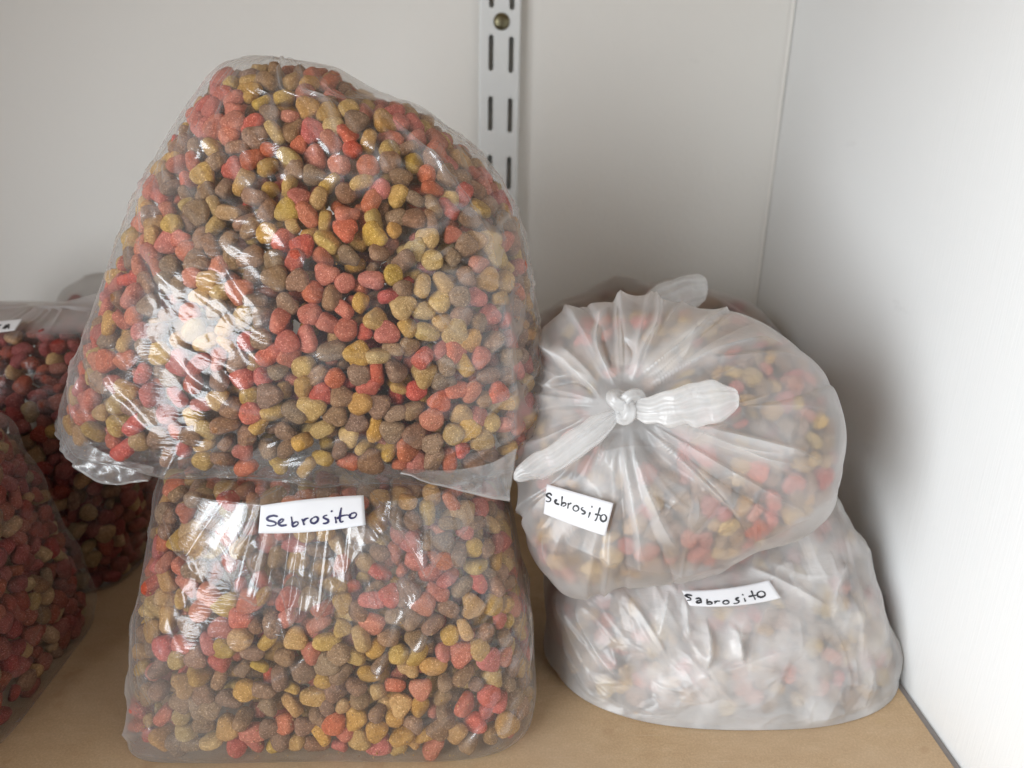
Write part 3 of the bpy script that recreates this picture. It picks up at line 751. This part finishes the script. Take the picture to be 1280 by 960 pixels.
# sealed bottom edge of A: corners of empty, doubled film
def sheet(name, top, bot, mat, parent, seed, ruff=0.0012, nu_=90, nv_=22, thick=0.0009, fold=0.06):
    """two layers of film between an upper and a lower line of points"""
    def res(P):
        P = np.array(P); L = np.concatenate([[0], np.cumsum(np.linalg.norm(np.diff(P, axis=0), axis=-1))]); q = np.linspace(0, L[-1], nu_)
        return np.stack([smooth_interp(L, P[:, k], q) for k in range(3)], 1)
    A_, B_ = res(top), res(bot); sv = np.linspace(0, 1, nv_)[:, None, None]
    S = A_[None]*(1-sv)+B_[None]*sv; N_ = grid_normals(S, False)
    N_ = N_*np.sign(((CAM-S)*N_).sum(-1, keepdims=True))
    w_ = ruff*wavy(S, 45, seed)+0.4*ruff*wavy(S, 120, seed+1)
    S = S+N_*(w_*np.linspace(0.2, 1, nv_)[:, None])[..., None]
    V = np.concatenate([S+N_*thick/2, (S-N_*thick/2)[::-1]], 0)
    L_ = np.linalg.norm(B_[-1]-B_[0])
    uv = np.stack(np.broadcast_arrays(np.linspace(0, L_, nu_)[None], np.linspace(0, 0.03, 2*nv_)[:, None]), -1).reshape(-1, 2)
    fo = fold+0.5*np.exp(-((np.concatenate([np.linspace(0, 1, nv_), np.linspace(1, 0, nv_)])-1)/0.07)**2)
    f = np.concatenate([grid_faces(2*nv_, nu_, False)])
    me = mesh_from(name, V, f, mat, True, uv, {'fold': np.repeat(fo, nu_)})
    return link(name, me, parent)
sheet('sealed_edge', [at(74, 520, y=0.395), at(100, 548, y=0.372), at(140, 570, y=0.362), at(192, 584, y=0.357)],
      [at(66, 541, y=0.392), at(98, 589, y=0.360), at(130, 605, y=0.354), at(188, 604, y=0.350)], M_SEAM, bagA, 3)
sheet('sealed_edge', [at(505, 586, y=0.355), at(560, 588, y=0.352), at(610, 580, y=0.353), at(646, 560, y=0.362)],
      [at(500, 594, y=0.347), at(552, 608, y=0.345), at(604, 621, y=0.347), at(637, 627, y=0.352)], M_SEAM, bagA, 5, 0.0007)
local(bagA)

# B
NB = grid_normals(GB); WB, perB = uvcoords(GB); fz = lambda t: zB1*t
segs = []
r = np.random.default_rng(44)
for k in range(34):      # folds that fan down from the gathered top under the stacked bag
    a = r.uniform(-1, 1); u0 = 0.035*a+0.01; l = r.uniform(0.04, 0.085)*(1-0.25*abs(a)); an = math.radians(-90+a*48+r.normal()*6)
    segs.append((u0, zB1*1.01, u0+math.cos(an)*l, zB1*1.01+math.sin(an)*l, r.uniform(0.0025, 0.0065), r.uniform(0.0026, 0.0055), r.normal()*0.004))
segs += rand_creases(40, (-0.10, 0.07), (fz(0.55), fz(0.80)), -60, 40, (0.012, 0.035), (0.0006, 0.002), (0.0014, 0.0028), 8)
segs += rand_creases(110, (-0.19, -0.085), (fz(0.05), fz(0.9)), -58, 9, (0.02, 0.065), (0.0005, 0.0014), (0.0010, 0.0022), 9)
segs += rand_creases(110, (0.05, 0.17), (fz(0.05), fz(0.95)), 50, 9, (0.025, 0.08), (0.0004, 0.0012), (0.0010, 0.0020), 10)
segs += rand_creases(40, (-0.1, 0.1), (fz(0.05), fz(0.5)), 20, 40, (0.02, 0.06), (0.0002, 0.0006), (0.0010, 0.002), 12)
segs += [(-0.105, 0.001, -0.112, 0.045, 0.003, 0.003, 0.001), (-0.118, 0.003, -0.085, 0.020, 0.002, 0.002, 0)]
dB = (taut(creases(GB, NB, WB, segs))-0.0006+0.0008*wavy(GB, 22, 5))*damp(GB, PB, 0.026)
tB = np.clip(GB[..., 2]/zB1, 0, 1)
dB *= smooth_step(GB[..., 2], 0.0, 0.008)
fold_sheenB = np.clip(110*np.maximum(creases(GB, NB, WB, segs), 0), 0, 0.25)+0.22*smooth_step(-WB[..., 0], 0.02, 0.09)*smooth_step(1-tB, 0.15, 0.7)+0.07*smooth_step(1-tB, 0.3, 0.9)+0.12*smooth_step(WB[..., 0], 0.06, 0.12)  # bright creases and lower-left glare painted into the film as milky haze
filmB, HB = film_object('B', GB, dB, bagB, M_CLEAR2, (perB,), fold_sheenB)
fill_bag('B', GB, NB, MIX, 22, ok=lambda q: not (q[2] > zB1*0.66 and q[1] < 0.335+0.55*(q[2]-zB1*0.66)*0.5 and abs(q[0]+0.08) < 0.06), gap=0.0014, layers=(0, 1, 2, 3))
bvB = bvh_of(GB)
up_ = [(262, 604), (320, 603), (400, 602), (490, 603), (575, 609)]
lo_ = [(204, 650), (212, 672), (224, 692), (238, 702), (252, 682), (276, 705), (300, 745), (322, 758), (336, 738), (350, 744), (366, 783), (380, 752), (398, 776), (418, 745), (440, 712), (462, 672), (480, 645),
       (505, 672), (532, 724), (556, 690), (578, 668), (592, 650)]
def px_line(P, k):
    P = np.array(P, float); L = np.concatenate([[0], np.cumsum(np.hypot(*np.diff(P, axis=0).T))]); q = np.linspace(0, L[-1], k)
    return np.stack([np.interp(q, L, P[:, 0]), np.interp(q, L, P[:, 1])], 1)
nu_, nv_ = 420, 90
lo2 = px_line(lo_, nu_); up2 = px_line(up_, nu_)
for _ in range(6): lo2[1:-1] = 0.5*lo2[1:-1]+0.25*(lo2[:-2]+lo2[2:])
depth = lo2[:, 1]-np.convolve(np.pad(lo2[:, 1], 30, mode='edge'), np.ones(61)/61, 'valid')
g = np.clip(depth/22+0.35, 0, 1); sk = np.zeros((nv_, nu_, 3)); rr2 = np.random.default_rng(3)
ph = np.linspace(0, 1, nu_)
PLT = np.zeros(nu_)
for c_ in rr2.uniform(0, 1, 22): PLT += rr2.uniform(-0.7, 1.0)*np.exp(-((ph-c_)/rr2.uniform(0.006, 0.022))**2)
for i in range(nv_):
    t = i/(nv_-1)
    for j in range(nu_):
        p_ = up2[j]*(1-t)+lo2[j]*t; d_ = Vector(ray(*p_)).normalized(); h = bvB.ray_cast(Vector(CAM), d_)
        if h[0] is None: h = bvB.find_nearest(Vector(at(p_[0], p_[1], y=0.34)))
        n_ = np.array(h[1]); n_ = n_*np.sign((CAM-np.array(h[0]))@n_)
        lip = 1-max(0.0, (t-0.90)/0.10)**2
        pleat = 0.0011*PLT[j]
        out = (0.0016+0.0058*g[j]*t**1.2+pleat*(0.6+t))*math.sqrt(max(lip, 0.0))-0.0008*(1-lip)
        sk[i, j] = np.array(h[0])+n_*out
dm = damp(sk, PB, 0.034)
dirs = CAM-sk; dirs /= np.linalg.norm(dirs, axis=-1, keepdims=True)
sk = sk-dirs*((1-dm)*0.0022)[..., None]
uvs = np.stack(np.broadcast_arrays(np.linspace(0, 0.2, nu_)[None], np.linspace(0, 0.06, nv_)[:, None]), -1).reshape(-1, 2)
fo = np.clip(0.0+0.13*np.maximum(PLT-0.15, 0)[None]*np.linspace(1, 0.5, nv_)[:, None]+0.30*np.exp(-((np.linspace(0, 1, nv_)-0.97)/0.03)**2)[:, None], 0, 1)
link('gathered_fold', mesh_from('gathered_fold', sk, grid_faces(nv_, nu_, False), M_FOLD, True, uvs, {'fold': fo.ravel()}), bagB)
PB.build(bagB, INK1, M_INK_B, 2.7)
local(bagB)

# knots and ears of the tied bags
def ear(pts, widths, thick, mat, parent, seed, name='tied_ear', pleats=7, nrm=None):
    """a flattened loop of gathered film: starts narrow at the knot, ends rounded"""
    P = np.array(pts); L = np.concatenate([[0], np.cumsum(np.linalg.norm(np.diff(P, axis=0), axis=-1))]); n_ = 70; q = np.linspace(0, L[-1], n_)
    C = np.stack([smooth_interp(L, P[:, k], q) for k in range(3)], 1); Wd = smooth_interp(np.linspace(0, 1, len(widths)), widths, np.linspace(0, 1, n_))
    tg = np.gradient(C, axis=0); tg /= np.linalg.norm(tg, axis=1, keepdims=True)
    view = CAM-C if nrm is None else np.tile(np.array(nrm, float), (n_, 1)); side = np.cross(tg, view); side /= np.linalg.norm(side, axis=1, keepdims=True); up = np.cross(side, tg)
    m_ = 72; a = np.linspace(0, 2*np.pi, m_, endpoint=False); r = np.random.default_rng(seed); ph = r.uniform(0, 6.28, 4)
    V = np.zeros((n_, m_, 3)); s = np.linspace(0, 1, n_)
    for i in range(n_):
        x = np.cos(a); pl = 0.16*np.sin(pleats*x*1.6+ph[0])+0.11*np.sin(pleats*2.3*x+ph[1]+s[i]*2)
        pl = pl*(0.22+0.78*math.exp(-3.0*s[i]))+0.012*np.sin(x*17+ph[2]+s[i])
        rd = math.sqrt(max(0.0, 1-max(0.0, (s[i]-0.80)/0.20)**2)); Wd[i] = max(Wd[i]*rd, 0.0004); tk = (thick*math.sin(math.pi*min(1, 0.12+0.80*s[i]))**0.7+0.0010)*(0.15+0.85*rd)
        z = np.sin(a)*tk+pl*Wd[i]*0.55
        V[i] = C[i]+side[i]*(x*Wd[i])[:, None]+up[i]*z[:, None]
    V += 0.0006*wavy(V, 70, seed)[..., None]
    uv = np.stack(np.broadcast_arrays(a[None]/6.28*0.06, q[:, None]), -1).reshape(-1, 2)
    fx = np.abs(np.sin(np.cos(a)*5.3+ph[2]))**6+0.6*np.abs(np.sin(np.cos(a)*11.7+ph[3]))**8
    fold = np.clip((0.45*(1-s)**1.5)[:, None]+0.22*fx[None]*(1-0.5*s)[:, None]+0.35*np.exp(-((np.abs(np.cos(a))-1)/0.02)**2)[None]+0.4*np.exp(-((s-1)/0.05)**2)[:, None], 0, 0.9)
    me = mesh_from(name, V, grid_faces(n_, m_, True), mat, True, uv, {'fold': fold.ravel()})
    return link(name, me, parent)
def knot(c, rad, mat, parent, seed, n):
    """a tight overhand knot of twisted film"""
    th = np.linspace(0, 2*np.pi, 90, endpoint=False); n = np.array(n, float)/np.linalg.norm(n); ex = np.cross([0, 0, 1.0], n); ex /= np.linalg.norm(ex); ey = np.cross(n, ex)
    c3 = np.stack([np.sin(th)+1.3*np.sin(2*th), np.cos(th)-1.3*np.cos(2*th), -0.9*np.sin(3*th)], 1)*rad*0.36
    C = c+c3[:, :1]*ex+c3[:, 1:2]*ey+c3[:, 2:]*n
    tg = np.roll(C, -1, 0)-np.roll(C, 1, 0); tg /= np.linalg.norm(tg, axis=1, keepdims=True); s1 = np.cross(tg, n); s1 /= np.maximum(np.linalg.norm(s1, axis=1, keepdims=True), 1e-6); s2 = np.cross(tg, s1)
    a = np.linspace(0, 2*np.pi, 20, endpoint=False); rr = rad*0.42*(1+0.16*np.sin(5*a[None]+3*th[:, None])+0.08*np.sin(9*a[None]-2*th[:, None]))
    V = C[:, None]+(np.cos(a)[None]*rr)[..., None]*s1[:, None]+(np.sin(a)[None]*rr)[..., None]*s2[:, None]
    f = grid_faces(91, 20, True) % (90*20)
    me = mesh_from('knot', V, f, mat, True, np.stack(np.broadcast_arrays(a[None]*0.004, th[:, None]*0.006), -1).reshape(-1, 2), {'fold': np.full(90*20, 0.5)})
    return link('knot', me, parent)

# C
NC = grid_normals(GC)
def planar(P): return np.stack([(P-cC)@exC, (P-cC)@eyC], -1)
WC = planar(GC); front = ((GC-cC)@nC) > -0.012
bvC = bvh_of(GC)
def on(bv, px, py, up):
    d = Vector(ray(px, py)).normalized(); h = bv.ray_cast(Vector(CAM), d)
    return np.array(h[0])-np.array(d)*up
kC = on(bvC, 778, 512, 0.0); kw = planar(kC)
segs = []; r = np.random.default_rng(7)
for k in range(64):
    th = 2*np.pi*(k+r.uniform(-0.45, 0.45))/64; l0 = r.uniform(0.003, 0.018); l = r.uniform(0.035, 0.13); s = 1 if r.random() < 0.7 else -0.8
    segs.append((kw[0]+math.cos(th)*l0, kw[1]+math.sin(th)*l0, kw[0]+math.cos(th)*l, kw[1]+math.sin(th)*l, s*r.uniform(0.0014, 0.0045), r.uniform(0.0016, 0.0042), r.normal()*0.006))
for px, py, qx, qy, a, wd in [(800, 500, 985, 430, 0.006, 0.006), (790, 480, 900, 400, 0.005, 0.005), (775, 480, 765, 392, 0.003, 0.004), (745, 500, 672, 440, 0.003, 0.004), (830, 530, 1030, 580, 0.0035, 0.0035),
                              (800, 530, 930, 650, 0.005, 0.005), (790, 540, 850, 690, 0.004, 0.004), (760, 535, 715, 640, 0.006, 0.007), (780, 540, 800, 720, 0.004, 0.004), (740, 530, 665, 690, 0.003, 0.004), (860, 460, 1000, 445, 0.003, 0.004), (690, 665, 900, 712, 0.0022, 0.003)]:
    a0 = planar(on(bvC, px, py, 0)); a1 = planar(on(bvC, qx, qy, 0)); segs.append((a0[0], a0[1], a1[0], a1[1], a*1.35, wd, r.normal()*0.006))
rl = planar(on(bvC, 900, 640, 0))
segs += rand_creases(40, (rl[0]-0.06, rl[0]+0.05), (rl[1]-0.04, rl[1]+0.05), 35, 45, (0.015, 0.05), (0.0004, 0.0013), (0.0012, 0.0028), 13)
lapC = creases(GC, NC, WC, segs, True)
dC = lapC*front*damp(GC, PC, 0.022)
dk = np.linalg.norm(GC-kC, axis=-1)
dC += 0.018*np.exp(-(dk/0.013)**1.1)*front+0.0020*wavy(GC, 14, 9)
foldC = np.clip(0.55*np.exp(-dk/0.022)+85*np.maximum(lapC, 0)*(0.5+0.8*np.exp(-dk/0.06)), 0, 0.75)*front
filmC, HC = film_object('C', GC, dC, bagC, M_FROST, (0.5,), foldC, False)
fill_bag('C', GC, NC, {'red': 0.24, 'mustard': 0.28, 'brown': 0.48}, 23, ok=lambda q: np.linalg.norm(q-kC) > 0.032, layers=(0, 1), gap=0.0035)
kp = kC+nC*0.017
knot(kp, 0.0080, M_EAR, bagC, 3, nC)
d0 = np.linalg.norm(kp-CAM)
def near(px, py, dist): d = ray(px, py); return CAM+d/np.linalg.norm(d)*dist
ear([near(784, 512, d0+0.002), near(815, 512, d0-0.004), near(860, 507, d0-0.006), near(900, 500, d0-0.004), near(924, 497, d0-0.001)], [0.0030, 0.0066, 0.0094, 0.0100, 0.0094], 0.0024, M_EAR, bagC, 5)
ear([near(770, 518, d0+0.002), near(740, 540, d0-0.004), near(700, 568, d0-0.008), near(668, 585, d0-0.010), near(643, 598, d0-0.010)], [0.0032, 0.0062, 0.0066, 0.0064, 0.0056], 0.0022, M_EAR, bagC, 8, pleats=9)
PC.build(bagC, INK2, M_INK_K, 2.3)
local(bagC)

# D
ND = grid_normals(GD); WD, perD = uvcoords(GD)
segs = rand_creases(90, (0.01, 0.15), (0.005, 0.095), 58, 22, (0.012, 0.045), (0.0004, 0.0013), (0.0012, 0.0028), 14)
segs += rand_creases(60, (-0.13, -0.02), (0.005, 0.09), -48, 15, (0.015, 0.05), (0.0004, 0.0011), (0.0012, 0.0024), 15)
segs += rand_creases(60, (-0.09, 0.09), (0.0, 0.03), 6, 22, (0.02, 0.06), (0.0004, 0.001), (0.0012, 0.0025), 16)
bvD = bvh_of(GD)
def wd_of(px, py):
    p = on(bvD, px, py, 0); k = np.argmin(np.linalg.norm(GD-p, axis=-1)); return WD.reshape(-1, 2)[k]
for px, py, qx, qy, a, wd in [(838, 735, 822, 800, 0.004, 0.003), (855, 740, 860, 800, 0.0045, 0.003), (880, 762, 880, 838, 0.0055, 0.003), (905, 762, 935, 800, 0.0035, 0.003), (915, 765, 930, 832, 0.006, 0.004), (945, 765, 925, 828, 0.003, 0.003),
                              (930, 705, 1040, 760, 0.0035, 0.003), (960, 700, 1045, 718, 0.003, 0.003), (1060, 700, 1040, 780, 0.004, 0.004), (895, 840, 985, 810, 0.002, 0.002), (780, 740, 840, 830, 0.003, 0.003), (720, 740, 790, 860, 0.003, 0.003)]:
    a0, a1 = wd_of(px, py), wd_of(qx, qy); segs.append((*a0, *a1, a, wd, r.normal()*0.003))
rawD = creases(GD, ND, WD, segs, True)
dD = (rawD+0.0014*wavy(GD, 20, 12))*damp(GD, PD, 0.022)*smooth_step(GD[..., 2], 0.0, 0.006)
foldD = np.clip(90*np.maximum(rawD, 0), 0, 0.45)
filmD, HD = film_object('D', GD, dD, bagD, M_FROST2, (perD,), foldD)
HD[..., 0] = np.minimum(HD[..., 0], XW-0.0006)
filmD.data.vertices.foreach_set('co', HD.astype(np.float32).ravel()); filmD.data.update()
fill_bag('D', GD, ND, MIX, 24, layers=(0, 1), gap=0.003)
PD.build(bagD, INK3, M_INK_K, 2.3)
local(bagD)

# E
NE = grid_normals(GE); WE, perE = uvcoords(GE)
segs = []
for k in range(40):
    a = r.uniform(-1, 1); an = math.radians(-90+a*78); l = r.uniform(0.03, 0.09); segs.append((0.004*a-0.02, zE1, -0.02+math.cos(an)*l*1.4, zE1+math.sin(an)*l, r.uniform(0.0015, 0.004), r.uniform(0.002, 0.005), 0.003*r.normal()))
dE = creases(GE, NE, WE, segs)+0.003*wavy(GE, 14, 20)*(GE[..., 2] > 0.01)
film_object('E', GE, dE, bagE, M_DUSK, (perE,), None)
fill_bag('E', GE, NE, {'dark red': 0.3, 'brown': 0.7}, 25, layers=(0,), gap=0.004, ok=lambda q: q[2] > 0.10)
kE = at(792, 389, y=0.525)
ear([kE, at(815, 382, y=0.520), at(842, 371, y=0.520), at(868, 364, y=0.522), at(885, 365, y=0.526)], [0.005, 0.0092, 0.0115, 0.0115, 0.0100], 0.004, M_EAR, bagE, 15)
local(bagE)

# F, G, H
NF = grid_normals(GF); WF, perF = uvcoords(GF)
segs = rand_creases(120, (-0.1, 0.2), (0.0, zF1), -20, 16, (0.03, 0.08), (0.0006, 0.0018), (0.0015, 0.003), 30)
segs += rand_creases(40, (-0.1, 0.2), (zF1*0.86, zF1), 60, 30, (0.02, 0.06), (0.0015, 0.003), (0.002, 0.004), 31)
dF = (creases(GF, NF, WF, segs)+0.0025*wavy(GF, 14, 22))*damp(GF, PF, 0.02)*smooth_step(GF[..., 2], 0.0, 0.008)
tF = GF[..., 2]/zF1; dF += 0.004*wavy(GF, 12, 23)*smooth_step(tF, 0.85, 1.0)*damp(GF, PF, 0.03)
film_object('F', GF, dF, bagF, M_DIM, (perF,), 1.0*smooth_step(tF, 0.93, 0.985))
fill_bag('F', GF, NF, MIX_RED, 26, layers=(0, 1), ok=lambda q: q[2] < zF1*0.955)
PF.build(bagF, INK4, M_INK_K, 2.0)
local(bagF)
NG = grid_normals(GG); WG, perG = uvcoords(GG)
segs = rand_creases(120, (-0.1, 0.2), (0.0, zG1), -50, 18, (0.03, 0.08), (0.0004, 0.0014), (0.0012, 0.0028), 32)
dG = (creases(GG, NG, WG, segs)+0.0015*wavy(GG, 22, 25))*smooth_step(GG[..., 2], 0.0, 0.008)
film_object('G', GG, dG, bagG, M_DIM, (perG,), None)
fill_bag('G', GG, NG, MIX_RED, 27, layers=(0, 1), gap=0.0012)
local(bagG)
# unseen bag added past the picture edge to shade the red bags
bagJ = thing('kibble_bag', 'added unseen bag of red kibble that shades the red bags, beyond the picture edge', 'bag', 'bags of kibble on the shelf', (-0.40, 0.20, 0))
GJ = GG[::2, ::2].copy(); GJ[..., 0] = (GJ[..., 0]+0.345)*0.9-0.405; GJ[..., 1] = (GJ[..., 1]-0.393)*0.85+0.195; GJ[..., 2] *= 1.40
film_object('J', GJ, 0.001*wavy(GJ, 20, 4), bagJ, M_DIM, (0.5,), None)
fill_bag('J', GJ, grid_normals(GJ), MIX_RED, 31, layers=(0, 1), eye=np.array([-0.95, -0.5, 0.4]))
local(bagJ)
NH = grid_normals(GH); dH = 0.004*wavy(GH, 18, 27)*(GH[..., 2] > 0.02)
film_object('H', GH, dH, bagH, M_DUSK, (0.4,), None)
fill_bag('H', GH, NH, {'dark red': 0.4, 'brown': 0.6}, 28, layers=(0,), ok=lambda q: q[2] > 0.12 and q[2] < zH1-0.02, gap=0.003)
local(bagH)

# ------------------------------------------------------------------ kibble pieces
def px_size(k):
    z = (k[0]-CAM)@CF; return 1/z
def in_view(p):
    x, y = proj(p); return 0 < x < 1280 and 0 < y < 955
cand = [i for i, k in enumerate(ALL_K) if k[5] in 'AB' and k[6] == 0 and k[8] > 0.35 and in_view(k[0]) and not (k[5] == 'B' and proj(k[0])[1] < 612)]
cand.sort(key=lambda i: -px_size(ALL_K[i])*(0.6+0.4*ALL_K[i][8]))
single = set(cand[:300])
WHERE = {'A': 'upper clear bag', 'B': 'lower clear bag'}
def zone(k):
    p = proj(k[0])
    if k[5] == 'A':
        v = 'at the very top' if p[1] < 170 else 'upper part' if p[1] < 270 else 'mid height' if p[1] < 370 else 'lower part' if p[1] < 470 else 'near the bottom'
        h = 'at the glare' if p[0] < 240 else 'left of middle' if p[0] < 370 else 'right of middle' if p[0] < 490 else 'by the rail'
    else:
        v = 'level with its label' if p[1] < 690 else 'just below its label' if p[1] < 760 else 'mid height' if p[1] < 840 else 'near the shelf'
        h = 'by the red bags' if p[0] < 280 else 'left of middle' if p[0] < 400 else 'right of middle' if p[0] < 520 else 'by the milky bags'
    return h, v
for i in sorted(single):
    q, R, kind, var, colr, key, layer, sc, fac = ALL_K[i]
    o = bpy.data.objects.new('kibble', HI_ME[(kind, var, colr)]); COL.objects.link(o)
    o.matrix_world = Matrix.Translation(q) @ Matrix([[*R[0]], [*R[1]], [*R[2]]]).to_4x4() @ Matrix.Scale(sc, 4)
    h, v = zone(ALL_K[i]); sh = {'heart': 'heart-shaped', 'round': 'round', 'oval': 'oval'}[kind]
    tag(o, f'{colr} {sh} kibble in the {WHERE[key]}, {h}, {v}', 'kibble', f'{colr} {sh} kibbles in the {WHERE[key]}, {h}, {v}')
FILL = {'A': ('kibble_filling', 'remaining mixed kibble packed in the large clear bag on top'), 'B': ('kibble_filling', 'remaining mixed kibble packed in the clear bag under the tallest bag'),
        'C': ('kibble_filling', 'mixed kibble seen dimly through the knotted milky bag'), 'D': ('kibble_filling', 'mixed kibble seen dimly through the milky bag on the shelf'),
        'E': ('kibble_filling', 'kibble in the dim bag behind the knotted milky bag'), 'F': ('kibble_filling', 'dark red kibble in the bag with the white gathered top'),
        'G': ('kibble_filling', 'mostly red kibble in the front bag at the picture edge'), 'H': ('kibble_filling', 'kibble in the brownish bag by the back wall'),
        'J': ('kibble_filling', 'red kibble in the added unseen bag that shades the red bags')}
for key, (nm, lab) in FILL.items():
    Vs, Fs, Ms = [], [], []; b = 0
    for i, k in enumerate(ALL_K):
        if k[5] != key or i in single: continue
        V, Fc = (HI if (k[6] == 0 and key in 'AB' and k[8] > 0.2) else LO)[(k[2], k[3])]
        Vs.append((V*k[7])@k[1].T+k[0]); Fs.append(Fc+b); b += len(V); Ms.append(np.full(len(Fc), list(KMATS).index(k[4])))
    if not Vs: continue
    me = mesh_from(nm, np.concatenate(Vs), np.concatenate(Fs), list(KMATS.values()))
    me.polygons.foreach_set('material_index', np.concatenate(Ms).astype(np.int32)); me.update()
    o = link(nm, me); o['kind'] = 'stuff'; o['label'] = lab
def dust(key, G, N, zmax, n, seed):
    r = np.random.default_rng(seed); P, Nn = sample_grid(G, N, n*4, r); V, Fc, Ms = [], [], []; b = 0
    oc = np.array([[1, 0, 0], [-1, 0, 0], [0, 1, 0], [0, -1, 0], [0, 0, 1], [0, 0, -1.0]]); of = np.array([[0, 2, 4], [2, 1, 4], [1, 3, 4], [3, 0, 4], [2, 0, 5], [1, 2, 5], [3, 1, 5], [0, 3, 5]])
    for p, nn in zip(P, Nn):
        if nn@(CAM-p) < 0 or r.random() > math.exp(-(p[2]-G[..., 2].min())/zmax): continue
        sz = 0.00016+0.00042*r.random()**3
        V.append(p-nn*(0.0014+sz)+oc*r.uniform(0.5, 1.2, 3)*sz@frame_from(r.normal(size=3), r).T); Fc.append(of+b); b += 6; Ms.append(np.full(8, int(r.integers(3))))
    me = mesh_from('kibble_dust', np.concatenate(V), np.concatenate(Fc), [M_TAN, M_BRN, M_YEL], False)
    me.polygons.foreach_set('material_index', np.concatenate(Ms).astype(np.int32)); me.update()
    o = link('kibble_dust', me); o['kind'] = 'stuff'; o['label'] = 'fine kibble crumbs clinging inside the ' + WHERE[key]
dust('A', GA, NA, 0.05, 2200, 61); dust('B', GB, NB, 0.07, 3000, 62)
print('kibble', len(ALL_K), {k: sum(1 for a in ALL_K if a[5] == k) for k in 'ABCDEFGH'}, 'single', {k: sum(1 for i in single if ALL_K[i][5] == k) for k in 'AB'})

# a crumb on the shelf in front of the milky bag
p = at(795, 893, z=0.0)
V, Fc = kibble_shape('round', 91, 12, 7)
o = link('crumb', mesh_from('crumb', V*0.24+p+np.array([0, 0, 0.0011]), Fc, M_YEL)); tag(o, 'tiny pale crumb on the shelf in front of the milky bags', 'crumb')
